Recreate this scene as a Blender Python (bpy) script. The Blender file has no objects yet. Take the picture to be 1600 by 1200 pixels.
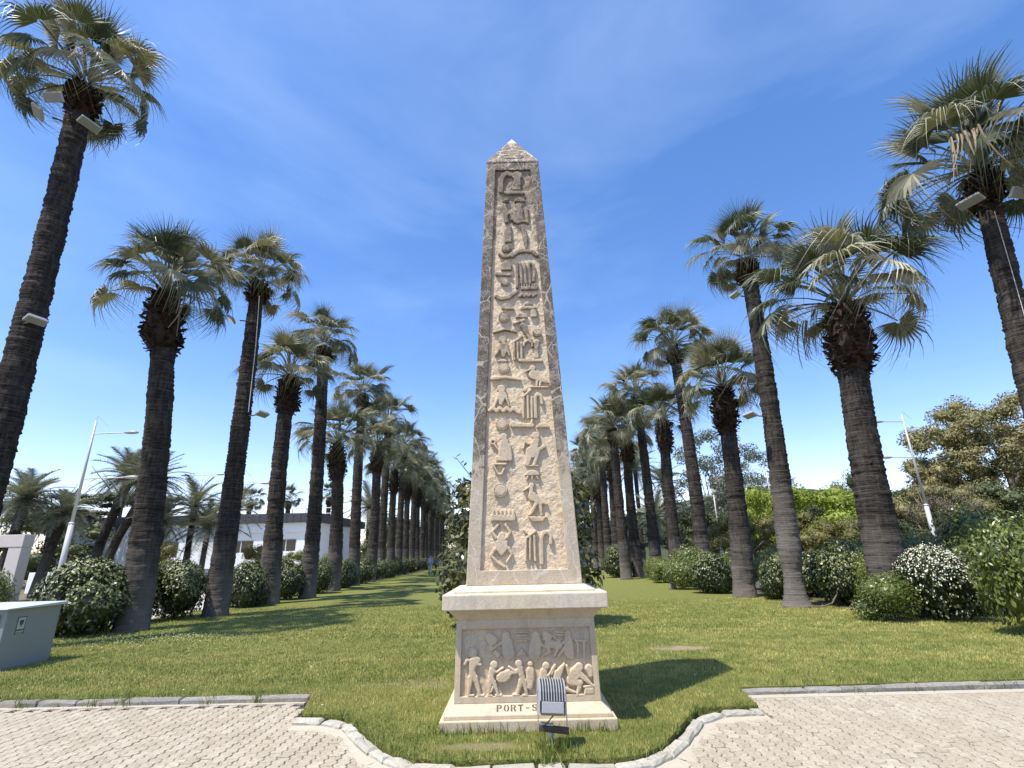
import bpy, bmesh, math, random
import numpy as np
from mathutils import Vector, Matrix, Euler
sc = bpy.context.scene
COL = sc.collection
R = math.radians

# ------------------------------------------------------------------ camera
PITCH, ROLL = math.atan(265/800), R(1.3)
fwd = Vector((0, math.cos(PITCH), math.sin(PITCH)))
r0 = Vector((1, 0, 0)); u0 = Vector((0, -math.sin(PITCH), math.cos(PITCH)))
cr = math.cos(ROLL)*r0 - math.sin(ROLL)*u0
cu = math.cos(ROLL)*u0 + math.sin(ROLL)*r0
cam = bpy.data.objects.new('camera', bpy.data.cameras.new('camera'))
COL.objects.link(cam)
cam.matrix_world = Matrix(((cr.x, cu.x, -fwd.x, 0), (cr.y, cu.y, -fwd.y, 0), (cr.z, cu.z, -fwd.z, 1.65), (0, 0, 0, 1)))
cam.data.sensor_width = 36; cam.data.lens = 18; cam.data.clip_end = 2000; cam.data.clip_start = 0.05
sc.camera = cam

# ------------------------------------------------------------------ sky and sun
SUN = Vector((-2.75, -2.1, 7.6)).normalized()
SKY_STRENGTH, SUN_STRENGTH, EXPOSURE = 0.135, 4.4, 0.62
world = bpy.data.worlds.new('World'); sc.world = world; world.use_nodes = True
wt = world.node_tree; wt.nodes.clear()
def wn(t, **k):
    n = wt.nodes.new(t)
    for a, b in k.items(): setattr(n, a, b)
    return n
sky = wn('ShaderNodeTexSky', sky_type='NISHITA', sun_disc=False)
sky.sun_elevation = math.asin(SUN.z); sky.sun_rotation = math.atan2(SUN.x, SUN.y)
sky.altitude = 0; sky.air_density = 1.0; sky.dust_density = 0.25; sky.ozone_density = 2.4
hs = wn('ShaderNodeHueSaturation'); hs.inputs['Saturation'].default_value = 1.25; hs.inputs['Value'].default_value = 1.22
tc = wn('ShaderNodeTexCoord'); mp = wn('ShaderNodeMapping')
mp.inputs['Rotation'].default_value = (0.15, -0.55, 0.35); mp.inputs['Scale'].default_value = (1.6, 1.2, 4.2)
nz = wn('ShaderNodeTexNoise'); nz.inputs['Scale'].default_value = 1.1; nz.inputs['Detail'].default_value = 9; nz.inputs['Roughness'].default_value = 0.55; nz.inputs['Distortion'].default_value = 0.35
cr_ = wn('ShaderNodeValToRGB'); cr_.color_ramp.elements[0].position = 0.46; cr_.color_ramp.elements[1].position = 0.86
cr_.color_ramp.elements[0].color = (0, 0, 0, 1); cr_.color_ramp.elements[1].color = (0.26, 0.26, 0.26, 1)
mx = wn('ShaderNodeMix', data_type='RGBA'); bg = wn('ShaderNodeBackground'); wo = wn('ShaderNodeOutputWorld')
L = wt.links.new
L(sky.outputs[0], hs.inputs['Color']); L(tc.outputs['Generated'], mp.inputs[0]); L(mp.outputs[0], nz.inputs['Vector'])
tn = wn('ShaderNodeMix', data_type='RGBA', blend_type='MULTIPLY'); tn.inputs[0].default_value = 1; tn.inputs[7].default_value = (1.24, 1.0, 1.04, 1); L(hs.outputs[0], tn.inputs[6])
L(nz.outputs['Fac'], cr_.inputs[0]); L(cr_.outputs[0], mx.inputs[0]); L(tn.outputs[2], mx.inputs[6])
mx.inputs[7].default_value = (4.6, 5.8, 7.4, 1)
L(mx.outputs[2], bg.inputs[0]); bg.inputs[1].default_value = SKY_STRENGTH; L(bg.outputs[0], wo.inputs[0])
sl = bpy.data.lights.new('sun', 'SUN'); sl.energy = SUN_STRENGTH; sl.angle = R(0.53); sl.color = (1.0, 0.955, 0.88)
so = bpy.data.objects.new('sun', sl); COL.objects.link(so)
so.rotation_euler = SUN.to_track_quat('Z', 'Y').to_euler(); so.location = (-20, -10, 40)
vs = sc.view_settings; vs.view_transform = 'Standard'; vs.look = 'None'; vs.gamma = 1; vs.use_curve_mapping = False; vs.exposure = EXPOSURE
sc.cycles.max_bounces = 6; sc.cycles.transparent_max_bounces = 4

# ------------------------------------------------------------------ helpers
def tag(o, label=None, cat=None, group=None, kind=None):
    if label: o['label'] = label
    if cat: o['category'] = cat
    if group: o['group'] = group
    if kind: o['kind'] = kind
    return o
def empty(name, label, cat, loc=(0, 0, 0), rz=0, group=None):
    o = bpy.data.objects.new(name, None); COL.objects.link(o)
    o.location = loc; o.rotation_euler = (0, 0, rz); o.empty_display_size = 0.2
    return tag(o, label, cat, group)
def mesh(name, v, f, mat=None, smooth=False):
    me = bpy.data.meshes.new(name)
    if isinstance(v, np.ndarray) and isinstance(f, np.ndarray):
        n, k = f.shape
        me.vertices.add(len(v)); me.vertices.foreach_set('co', v.astype(np.float32).ravel())
        me.loops.add(n*k); me.loops.foreach_set('vertex_index', f.astype(np.int32).ravel())
        me.polygons.add(n); me.polygons.foreach_set('loop_start', np.arange(0, n*k, k, dtype=np.int32))
        me.update(calc_edges=True)
    else:
        me.from_pydata([tuple(map(float, p)) for p in v], [], [tuple(map(int, q)) for q in f]); me.update()
    if mat: me.materials.append(mat)
    if smooth: me.polygons.foreach_set('use_smooth', [True]*len(me.polygons))
    return me
def obj(name, me, parent=None, loc=(0, 0, 0), rot=(0, 0, 0), scale=(1, 1, 1)):
    o = bpy.data.objects.new(name, me); COL.objects.link(o)
    o.parent = parent; o.location = loc; o.rotation_euler = rot
    o.scale = scale if hasattr(scale, '__len__') else (scale,)*3
    return o
class MB:
    """collects simple shapes into one mesh"""
    def __init__(s): s.v = []; s.f = []
    def add(s, v, f):
        b = len(s.v); s.v += [tuple(p) for p in v]; s.f += [tuple(i+b for i in q) for q in f]; return s
    def box(s, x0, y0, z0, x1, y1, z1, M=None):
        v = [Vector(p) for p in ((x0,y0,z0),(x1,y0,z0),(x1,y1,z0),(x0,y1,z0),(x0,y0,z1),(x1,y0,z1),(x1,y1,z1),(x0,y1,z1))]
        if M: v = [M @ p for p in v]
        return s.add(v, [(3,2,1,0),(4,5,6,7),(0,1,5,4),(1,2,6,5),(2,3,7,6),(3,0,4,7)])
    def tube(s, pts, rad, n=8, cap=True):
        pts = [Vector(p) for p in pts]; rad = rad if hasattr(rad, '__len__') else [rad]*len(pts)
        v = []; f = []
        for i, p in enumerate(pts):
            d = (pts[min(i+1, len(pts)-1)] - pts[max(i-1, 0)]).normalized()
            a = d.orthogonal() if abs(d.z) < .95 else Vector((1, 0, 0))
            if abs(d.z) < .95: a = Vector((0, 0, 1)).cross(d).normalized()
            a = (a - d*a.dot(d)).normalized(); b = d.cross(a)
            for k in range(n):
                t = 2*math.pi*k/n; v.append(p + (a*math.cos(t) + b*math.sin(t))*rad[i])
        for i in range(len(pts)-1):
            for k in range(n):
                f.append((i*n+k, i*n+(k+1) % n, (i+1)*n+(k+1) % n, (i+1)*n+k))
        if cap: f.append(tuple(range(n-1, -1, -1))); f.append(tuple((len(pts)-1)*n+k for k in range(n)))
        return s.add(v, f)
    def sq(s, prof, cap=True):
        """square loft: list of (half, z)"""
        v = []; f = []
        for h, z in prof: v += [(-h,-h,z),(h,-h,z),(h,h,z),(-h,h,z)]
        for i in range(len(prof)-1):
            for k in range(4): f.append((i*4+k, i*4+(k+1) % 4, i*4+4+(k+1) % 4, i*4+4+k))
        if cap: f.append((3,2,1,0)); n = (len(prof)-1)*4; f.append((n,n+1,n+2,n+3))
        return s.add(v, f)
    def prism(s, pts, z0, z1):
        n = len(pts); v = [(x, y, z0) for x, y in pts] + [(x, y, z1) for x, y in pts]
        f = [tuple(range(n-1, -1, -1)), tuple(range(n, 2*n))] + [(k, (k+1) % n, n+(k+1) % n, n+k) for k in range(n)]
        return s.add(v, f)
    def build(s, name, mat, parent=None, smooth=False, bevel=0, **k):
        o = obj(name, mesh(name, s.v, s.f, mat, smooth), parent, **k)
        if bevel:
            m = o.modifiers.new('bevel', 'BEVEL'); m.width = bevel; m.segments = 2; m.limit_method = 'ANGLE'; m.angle_limit = R(25)
        return o

# ------------------------------------------------------------------ materials
def material(name):
    m = bpy.data.materials.new(name); m.use_nodes = True
    nt = m.node_tree; b = nt.nodes['Principled BSDF']
    return m, nt, b
class N:
    def __init__(s, nt): s.t = nt
    def n(s, typ, **k):
        x = s.t.nodes.new(typ)
        for a, b in k.items(): setattr(x, a, b)
        return x
    def l(s, a, b): s.t.links.new(a, b)
    def coord(s, which='Object', scale=None):
        c = s.n('ShaderNodeTexCoord'); o = c.outputs[which]
        if scale:
            m = s.n('ShaderNodeMapping'); m.inputs['Scale'].default_value = scale; s.l(o, m.inputs[0]); o = m.outputs[0]
        return o
    def world(s):
        return s.n('ShaderNodeNewGeometry').outputs['Position']
    def noise(s, vec, scale, detail=4, rough=.55, dist=0):
        x = s.n('ShaderNodeTexNoise'); x.inputs['Scale'].default_value = scale; x.inputs['Detail'].default_value = detail
        x.inputs['Roughness'].default_value = rough; x.inputs['Distortion'].default_value = dist
        s.l(vec, x.inputs['Vector']); return x.outputs['Fac']
    def ramp(s, fac, stops):
        x = s.n('ShaderNodeValToRGB'); e = x.color_ramp.elements
        while len(e) < len(stops): e.new(.5)
        for i, (p, c) in enumerate(stops):
            e[i].position = p; e[i].color = (c, c, c, 1) if not hasattr(c, '__len__') else (*c, 1)
        s.l(fac, x.inputs[0]); return x.outputs[0]
    def mix(s, fac, a, b, mode='MIX'):
        x = s.n('ShaderNodeMix', data_type='RGBA', blend_type=mode)
        for i, q in ((0, fac), (6, a), (7, b)):
            if hasattr(q, 'is_linked') or isinstance(q, bpy.types.NodeSocket): s.l(q, x.inputs[i])
            elif i == 0: x.inputs[0].default_value = q
            else: x.inputs[i].default_value = (*q, 1)
        return x.outputs[2]
    def math(s, op, a, b=0, clamp=False):
        x = s.n('ShaderNodeMath', operation=op, use_clamp=clamp)
        for i, q in ((0, a), (1, b)):
            if isinstance(q, bpy.types.NodeSocket): s.l(q, x.inputs[i])
            else: x.inputs[i].default_value = q
        return x.outputs[0]
    def bump(s, h, strength, dist, bsdf):
        x = s.n('ShaderNodeBump'); x.inputs['Strength'].default_value = strength; x.inputs['Distance'].default_value = dist
        s.l(h, x.inputs['Height']); s.l(x.outputs[0], bsdf.inputs['Normal'])
def plain(name, col, rough=.5, metal=0, var=.12, scale=14, bump=0):
    m, nt, b = material(name); q = N(nt); c = q.coord()
    f = q.noise(c, scale, 5)
    q.l(q.mix(f, tuple(x*(1-var) for x in col), tuple(x*(1+var) for x in col)), b.inputs['Base Color'])
    b.inputs['Roughness'].default_value = rough; b.inputs['Metallic'].default_value = metal
    if bump: q.bump(q.noise(c, scale*3, 4), .5, bump, b)
    return m
def leafmat(name, dark, light, rough=.38, trans=.18, spec=.5):
    m, nt, b = material(name); q = N(nt)
    g = q.n('ShaderNodeNewGeometry'); oi = q.n('ShaderNodeObjectInfo')
    f = q.math('ADD', q.math('MULTIPLY', g.outputs['Random Per Island'], .75), q.math('MULTIPLY', oi.outputs['Random'], .25))
    c = q.ramp(f, [(0, dark), (.55, tuple(.5*(a+b_) for a, b_ in zip(dark, light))), (1, light)])
    q.l(c, b.inputs['Base Color']); b.inputs['Roughness'].default_value = rough; b.inputs['Specular IOR Level'].default_value = spec
    if trans:
        t = q.n('ShaderNodeBsdfTranslucent'); q.l(q.mix(1.0, c, (1.05, 1.12, .62), 'MULTIPLY'), t.inputs['Color'])
        ms = q.n('ShaderNodeMixShader'); ms.inputs[0].default_value = trans
        q.l(b.outputs[0], ms.inputs[1]); q.l(t.outputs[0], ms.inputs[2]); q.l(ms.outputs[0], nt.nodes['Material Output'].inputs[0])
    return m
def stone(name, dark_from, dark_to, base=(.50,.425,.325), rough_b=.02, scratch=1.0, amount=.9, sep=None):
    m, nt, b = material(name); q = N(nt)
    c = q.coord('Object')
    xyz = q.n('ShaderNodeSeparateXYZ'); q.l(c, xyz.inputs[0]); z = xyz.outputs[2]
    n1 = q.noise(c, 1.6, 6, .6); n2 = q.noise(c, 9, 6, .6); n3 = q.noise(c, 45, 4, .6)
    col = q.mix(q.ramp(n1, [(.35, 0), (.7, 1)]), base, tuple(x*k for x, k in zip(base, (1.08, 1.0, .86))))
    col = q.mix(q.ramp(n2, [(.48, 0), (.75, .38)]), col, (.38, .29, .19))
    col = q.mix(q.ramp(n3, [(.3, .35), (.6, 0)]), col, (.30, .26, .20))
    dr_ = q.noise(q.coord('Object', (7, 7, .8)), 1.3, 6, .65)
    col = q.mix(q.ramp(dr_, [(.50, 0), (.72, .42)]), col, (.30, .235, .16))
    if amount:
        mr = q.n('ShaderNodeMapRange'); mr.inputs[1].default_value = dark_from; mr.inputs[2].default_value = dark_to; q.l(z, mr.inputs[0])
        w = q.math('ADD', mr.outputs[0], q.math('MULTIPLY', q.math('SUBTRACT', n1, .5), 1.1))
        w = q.math('ADD', w, q.math('MULTIPLY', q.math('SUBTRACT', n2, .5), .9))
        w = q.math('ADD', w, q.math('MULTIPLY', q.math('SUBTRACT', n3, .5), .9))
        w = q.math('MULTIPLY', q.ramp(w, [(.42, 0), (.66, 1)]), amount)
        if sep is not None:                               # the clean repaired lower stone
            w = q.math('MULTIPLY', w, q.math('GREATER_THAN', z, sep))
        dcol = q.ramp(q.math('ADD', q.math('MULTIPLY', n3, .6), q.math('MULTIPLY', q.noise(c, 7, 6, .75), .8)), [(.58, (.050,.039,.028)), (.70, (.120,.094,.068)), (.84, (.30,.25,.19))])
        col = q.mix(w, col, dcol)
    if scratch:
        v = q.n('ShaderNodeTexVoronoi', feature='DISTANCE_TO_EDGE'); v.inputs['Scale'].default_value = 3.3
        mp_ = q.n('ShaderNodeMapping'); mp_.inputs['Rotation'].default_value = (.3, .5, .4); mp_.inputs['Scale'].default_value = (1.2, 1, .8)
        dn = q.n('ShaderNodeTexNoise'); dn.inputs['Scale'].default_value = 5; q.l(c, dn.inputs['Vector'])
        q.l(q.mix(.12, c, dn.outputs['Color']), mp_.inputs[0]); q.l(mp_.outputs[0], v.inputs['Vector'])
        s1 = q.ramp(v.outputs['Distance'], [(.006, 1), (.022, 0)])
        s1 = q.math('MULTIPLY', s1, q.ramp(n1, [(.34, 0), (.52, 1)]))
        v2 = q.n('ShaderNodeTexVoronoi', feature='DISTANCE_TO_EDGE'); v2.inputs['Scale'].default_value = 9.5; q.l(mp_.outputs[0], v2.inputs['Vector'])
        s2 = q.math('MULTIPLY', q.ramp(v2.outputs['Distance'], [(.008, 1), (.045, 0)]), q.ramp(q.noise(c, 3.7, 4, .7), [(.48, 0), (.60, .85)]))
        s1 = q.math('MAXIMUM', s1, s2)
        col = q.mix(q.math('MULTIPLY', s1, .8*scratch), col, (.62, .55, .44))
        sp = q.ramp(q.noise(c, 70, 2, .5), [(.60, 0), (.70, 1)])
        col = q.mix(q.math('MULTIPLY', sp, .55*scratch), col, (.55, .49, .39))
    q.l(col, b.inputs['Base Color']); b.inputs['Roughness'].default_value = .8; b.inputs['Specular IOR Level'].default_value = .25
    h = q.math('ADD', q.math('MULTIPLY', n2, .6), q.math('MULTIPLY', n3, .5))
    q.bump(h, .55, rough_b, b)
    return m
M = {}
M['frame_stone'] = stone('weathered_shaft_stone', 2.0, 3.4, sep=2.22)
M['panel_stone'] = stone('rough_panel_stone', 4.4, 7.4, base=(.74,.60,.42), rough_b=.05, scratch=.6, amount=.75)
M['glyph_stone'] = stone('carved_glyph_stone', 2.6, 6.0, base=(.60,.49,.35), scratch=.35, amount=.78)
M['pale_stone'] = stone('pale_pedestal_stone', 0, 1, base=(.58,.48,.345), rough_b=.006, scratch=.25, amount=0)
M['relief_stone'] = stone('pedestal_relief_stone', 0, 1, base=(.60,.485,.345), rough_b=.02, scratch=0, amount=0)
M['cap_stone'] = stone('clean_cap_stone', 0, 1, base=(.64,.56,.44), rough_b=.006, scratch=.2, amount=0)
M['letter_black'] = plain('faded_letter_paint', (.10,.075,.055), .8, var=.4, scale=60)
# bark
m, nt, b = material('palm_bark'); q = N(nt); c = q.coord()
xyz = q.n('ShaderNodeSeparateXYZ'); q.l(c, xyz.inputs[0])
n1 = q.noise(q.coord('Object', (2.0, 2.0, 44)), 1.0, 5, .68); n2 = q.noise(q.coord('Object', (9, 9, 1.3)), 1.5, 4); n3 = q.noise(c, 1.1, 3)
col = q.ramp(n1, [(.32, (.011,.009,.007)), (.50, (.036,.030,.024)), (.72, (.115,.099,.082))])
col = q.mix(q.ramp(n2, [(.45, 0), (.75, .4)]), col, (.17,.148,.125))
lo = q.n('ShaderNodeMapRange'); lo.inputs[1].default_value = 3.4; lo.inputs[2].default_value = .2; q.l(xyz.outputs[2], lo.inputs[0])
col = q.mix(q.math('MULTIPLY', q.ramp(q.math('ADD', lo.outputs[0], q.math('SUBTRACT', n3, .5)), [(.3, 0), (.95, 1)]), .50), col, (.30,.265,.225))  # paler towards the foot, partly sunlight on the lower trunks put into the colour
q.l(col, b.inputs['Base Color']); b.inputs['Roughness'].default_value = .9; b.inputs['Specular IOR Level'].default_value = .1
q.bump(n1, .9, .05, b); M['bark'] = m
M['bark_worn'] = m.copy()
for n_ in M['bark_worn'].node_tree.nodes:
    if n_.type == 'MAP_RANGE': n_.inputs[1].default_value = 5.6; n_.inputs[2].default_value = 1.2
M['boot'] = leafmat('old_leaf_base', (.010,.007,.006), (.075,.050,.036), .8, 0, .15)
M['bark_core'] = plain('dark_fibre', (.02,.014,.01), .95, var=.5, scale=20)
M['wood'] = plain('tree_bark', (.16,.125,.095), .9, var=.35, scale=5, bump=.03)
M['frond'] = leafmat('fan_leaf', (.058,.078,.042), (.185,.195,.125), .45, .18, .38)
M['frond_pale'] = leafmat('pale_fan_leaf', (.18,.18,.115), (.46,.43,.31), .5, .14, .3)  # paler fan leaf colour, used most on the lower fronds
M['frond_dead'] = leafmat('dead_fan_leaf', (.16,.115,.065), (.34,.26,.165), .7, .1, .2)
M['date'] = leafmat('date_palm_leaf', (.13,.14,.095), (.36,.36,.27), .45, .12, .4)
M['hedge'] = leafmat('glossy_shrub_leaf', (.011,.020,.005), (.078,.096,.026), .36, .10, .5)
M['hedge_light'] = leafmat('young_shrub_leaf', (.11,.13,.035), (.36,.37,.14), .42, .14, .4)
M['hedge_wild'] = leafmat('wild_shrub_leaf', (.046,.070,.014), (.25,.275,.06), .34, .15, .5)
M['magnolia'] = leafmat('magnolia_leaf', (.030,.038,.011), (.160,.150,.045), .25, .06, .6)
M['petal'] = plain('cream_petal', (.66,.63,.46), .6, var=.08)
M['tree_dark'] = leafmat('dark_tree_leaf', (.034,.047,.018), (.135,.150,.062), .5, .12, .3)
M['tree_olive'] = leafmat('olive_tree_leaf', (.085,.085,.024), (.23,.205,.062), .5, .16, .3)
M['tree_bright'] = leafmat('bright_tree_leaf', (.16,.21,.025), (.38,.43,.065), .5, .25, .3)
M['tree_grey'] = leafmat('grey_green_tree_leaf', (.070,.085,.055), (.155,.175,.115), .55, .12, .3)
M['tree_euc'] = leafmat('eucalyptus_leaf', (.085,.085,.032), (.36,.31,.135), .5, .14, .3)
M['dry_twig'] = leafmat('dry_twig', (.11,.085,.055), (.20,.16,.11), .8, .1, .2)
M['white_wall'] = plain('white_render', (.90,.89,.87), .8, var=.03, scale=2)
M['roof_dark'] = plain('dark_roof_metal', (.060,.058,.066), .5, var=.1, scale=3)
M['glass'] = plain('dark_window_glass', (.015,.017,.020), .08, var=.2)
M['white_paint'] = plain('white_metal_paint', (.70,.70,.70), .45, var=.05)
M['pole_paint'] = plain('grey_pole_paint', (.48,.48,.46), .5, .1, var=.1)
M['lamp_white'] = plain('floodlight_housing', (.40,.395,.38), .45, .1, var=.12, scale=10)
M['lamp_grey'] = plain('cast_grey_metal', (.40,.40,.39), .45, .3, var=.15, scale=18)
M['lamp_dark'] = plain('lamp_interior', (.030,.030,.032), .6, var=.2)
M['rust'] = plain('rusty_brown_steel', (.085,.055,.042), .75, .2, var=.35, scale=12)
M['cable'] = plain('pale_cable', (.55,.52,.47), .6)
M['cable_dark'] = plain('dark_cable', (.03,.03,.03), .6)
M['cabinet'] = plain('cabinet_grey', (.25,.27,.255), .45, .0, var=.06, scale=3)
M['cabinet_lid'] = plain('cabinet_lid_grey', (.52,.56,.57), .4, .0, var=.05, scale=3)
M['sticker'] = plain('sticker_pale', (.42,.48,.40), .5)
M['sticker_dark'] = plain('sticker_ink', (.05,.07,.065), .5)
M['concrete'] = plain('pale_concrete', (.50,.46,.42), .9, var=.1, scale=3, bump=.01)
M['portal'] = plain('pinkish_concrete', (.58,.52,.48), .9, var=.06, scale=2)
M['shirt'] = plain('pale_blue_cloth', (.30,.33,.48), .8); M['trousers'] = plain('pale_grey_cloth', (.42,.42,.42), .8)
M['skin'] = plain('skin', (.42,.27,.20), .6); M['hair'] = plain('dark_hair', (.02,.017,.015), .6); M['shoe'] = plain('dark_shoe', (.03,.03,.03), .6)
# paving
def pavmat(name, a, b_, dirt):
    m, nt, b = material(name); q = N(nt); w = q.world()
    oi = q.n('ShaderNodeObjectInfo'); g = q.n('ShaderNodeNewGeometry')
    f = q.math('FRACT', q.math('ADD', oi.outputs['Random'], g.outputs['Random Per Island']))
    n1 = q.noise(w, .8, 4); n2 = q.noise(w, 30, 5, .65); n3 = q.noise(w, 130, 2)
    col = q.mix(f, a, b_); col = q.mix(q.ramp(n1, [(.42, 0), (.68, .55)]), col, (.40,.335,.24))
    col = q.mix(q.ramp(n2, [(.35, .55), (.6, 0)]), col, dirt)
    q.l(col, b.inputs['Base Color']); b.inputs['Roughness'].default_value = .88; b.inputs['Specular IOR Level'].default_value = .2
    q.bump(q.math('ADD', n2, n3), .4, .006, b); return m
M['paver'] = pavmat('concrete_paver', (.375,.32,.235), (.475,.415,.315), (.205,.17,.118))
M['joint'] = plain('joint_sand', (.060,.050,.036), .95, var=.4, scale=40, bump=.01)
M['kerb_grey'] = pavmat('grey_kerb_stone', (.20,.19,.17), (.33,.31,.28), (.13,.125,.11))
M['kerb_pale'] = pavmat('pale_kerb_stone', (.38,.36,.295), (.50,.47,.39), (.25,.23,.175))
M['mortar'] = plain('mortar', (.43,.375,.285), .95, var=.12, scale=10, bump=.02)
# lawn
m, nt, b = material('lawn_grass'); q = N(nt); w = q.world()
n1 = q.noise(w, .55, 5, .6); n2 = q.noise(w, 3.2, 6, .62); n3 = q.noise(w, 38, 4, .7)
sx = q.n('ShaderNodeMapping'); sx.inputs['Scale'].default_value = (.35, 1.2, 1); q.l(w, sx.inputs[0]); n4 = q.noise(sx.outputs[0], .8, 4)
col = q.ramp(n3, [(.25, (.080,.095,.018)), (.5, (.180,.200,.046)), (.8, (.30,.31,.095))])
col = q.mix(q.ramp(n2, [(.45, 0), (.70, .6)]), col, (.29,.25,.09))
col = q.mix(q.ramp(n4, [(.50, 0), (.70, .6)]), col, (.21,.195,.055))
# bare dry patch on the right and a smaller one left of the pedestal
for px, py, rx, ry, amt in ((2.85, 10.15, .62, .26, .95), (-1.35, 8.0, .75, .35, .45), (-.35, 5.45, .5, .12, .5)):
    s = q.n('ShaderNodeMapping'); s.inputs['Location'].default_value = (-px/rx, -py/ry, 0); s.inputs['Scale'].default_value = (1/rx, 1/ry, 0)
    q.l(w, s.inputs[0]); vl = q.n('ShaderNodeVectorMath', operation='LENGTH'); q.l(s.outputs[0], vl.inputs[0])
    d = q.math('ADD', vl.outputs['Value'], q.math('MULTIPLY', q.math('SUBTRACT', n2, .5), 3.4))
    col = q.mix(q.math('MULTIPLY', q.ramp(d, [(.5, 1), (1.1, 0)]), amt), col, (.40,.31,.19))
q.l(col, b.inputs['Base Color']); b.inputs['Roughness'].default_value = .9; b.inputs['Specular IOR Level'].default_value = .12
q.bump(q.math('ADD', n3, n2), 1.0, .05, b); M['lawn'] = m
m, nt, b = material('grass_blade'); q = N(nt); w = q.world(); g = q.n('ShaderNodeNewGeometry')
n1 = q.noise(w, .55, 5, .6); n2 = q.noise(w, 3.2, 6, .62)
sx = q.n('ShaderNodeMapping'); sx.inputs['Scale'].default_value = (.35, 1.2, 1); q.l(w, sx.inputs[0]); n4 = q.noise(sx.outputs[0], .8, 4)
col = q.ramp(g.outputs['Random Per Island'], [(0, (.13,.17,.028)), (.6, (.25,.29,.062)), (.9, (.36,.36,.11)), (1, (.52,.45,.22))])
col = q.mix(q.ramp(q.math('MULTIPLY', q.math('ADD', n4, n2), .5), [(.43, 0), (.57, .85)]), col, (.54,.47,.15))
col = q.mix(q.ramp(q.noise(w, 1.3, 5, .65), [(.40, .45), (.52, 0)]), col, (.12,.165,.03))
q.l(col, b.inputs['Base Color']); b.inputs['Roughness'].default_value = .5; b.inputs['Specular IOR Level'].default_value = .3
M['blade'] = m
M['weed'] = leafmat('weed_blade', (.07,.11,.018), (.25,.27,.075), .5, .2, .3)
M['park'] = plain('park_ground', (.13,.125,.055), .95, var=.35, scale=.4)
M['earth'] = plain('dark_earth', (.085,.065,.042), .95, var=.35, scale=4)

# ------------------------------------------------------------------ ground, lawn, path
def sheet(name, pts, z, mat, parent=None):
    me = bpy.data.meshes.new(name); bm = bmesh.new()
    bm.faces.new([bm.verts.new((x, y, z)) for x, y in pts]); bmesh.ops.triangulate(bm, faces=bm.faces[:]); bm.normal_update()
    for f in bm.faces:
        if f.normal.z < 0: f.normal_flip()
    bm.to_mesh(me); bm.free(); me.materials.append(mat)
    return obj(name, me, parent)
tag(sheet('ground', [(-700,-60),(700,-60),(700,900),(-700,900)], -.20, M['park']), kind='structure')
EDGE_L = [(-16,7.62),(-2.68,7.52),(-2.45,6.62),(-1.95,6.56),(-1.62,6.1),(-1.38,5.72),(-1.18,5.44),(-.92,5.22),(-.62,5.14)]
EDGE_R = [(.80,5.12),(1.05,5.19),(1.24,5.36),(1.42,5.62),(1.66,6.02),(1.96,6.52),(2.66,6.56),(2.78,7.36),(16,7.72)]
LAWN = EDGE_L + EDGE_R + [(16,130),(-16,130)]
lawn = tag(sheet('lawn', LAWN, -.012, M['lawn']), kind='structure')
sk = MB()
for (xa, ya), (xb, yb_) in zip(EDGE_L+EDGE_R, (EDGE_L+EDGE_R)[1:]): sk.add([(xa,ya,-.15),(xb,yb_,-.15),(xb,yb_,-.012),(xa,ya,-.012)], [(0,1,2,3)])
sk.build('turf_edge', M['lawn'], lawn)
tag(sheet('path', [(-18.5,13.5),(-11.15,13.5),(-11.9,60),(-13,130),(-20,130),(-18.5,60)], -.006, M['concrete']), kind='structure')
tag(sheet('planting_bed', [(9.2,13.6),(16,13.6),(16,60),(8.6,60)], -.006, M['earth']), kind='structure')
def inside(px, py, poly):
    r = np.zeros(len(px), bool); n = len(poly)
    for i in range(n):
        x1, y1 = poly[i]; x2, y2 = poly[(i+1) % n]
        c = ((y1 > py) != (y2 > py)); xx = (x2-x1)*(py-y1)/((y2-y1) or 1e-9)+x1
        r ^= c & (px < xx)
    return r

# ------------------------------------------------------------------ paving: interlocking wavy pavers
ZP = -.08
pave = tag(sheet('pavement', [(-60,-40),(60,-40),(60,7.75),(-60,7.75)], ZP-.03, M['joint']), kind='structure')
PW, PL = .118, .228
side = [(0,0),(0,.034),(.021,.050),(.021,.096),(0,.112),(0,.148),(.021,.164),(.021,.212)]
def outline(ins):
    a = [(x+ins, min(max(y, ins), PL-ins)) for x, y in side+[(.006, PL)]]
    return a + [(x+PW-2*ins, y) for x, y in reversed(a)]
def paver_mesh():
    o = outline(.0045); i = outline(.009); n = len(o)
    v = [(x, y, -.03) for x, y in o] + [(x, y, -.005) for x, y in o] + [(x, y, 0) for x, y in i]
    f = [tuple(range(2*n+n-1, 2*n-1, -1))]
    for k in range(n):
        j = (k+1) % n; f += [(k, k+n, j+n, j), (k+n, k+2*n, j+2*n, j+n)]
    return v, f
pv, pf = paver_mesh()
paver_me = mesh('paver', pv, pf, M['paver'])
rng = random.Random(5); spots = []
for i in range(-80, 81):
    for j in range(0, 34):
        x = i*PW; y = .4 + j*PL + (PL/2 if i % 2 else 0)
        spots.append((x, y))
sp = np.array(spots); cx = sp[:,0]+PW/2; cy = sp[:,1]+PL/2
KEEP = [(x, y-.20) if y < 7 else (x, y-.22) for x, y in EDGE_L+EDGE_R] + [(16,20),(-16,20)]
KEEP[0] = (-60, 7.45); KEEP[len(EDGE_L+EDGE_R)-1] = (60, 7.5)
ok = ~inside(cx, cy, KEEP) & (cy < 7.5) & (abs(cx) < 1.08*cy+1.2) & (cy > 4.4)
sp = sp[ok]
vis = np.array([abs(x+.05) < .98*(y+.2) and y > 4.82 for x, y in sp])
order = np.argsort(np.where(vis, 0, 100) + sp[:,1]*1.0 + abs(sp[:,0])*.12)
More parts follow.
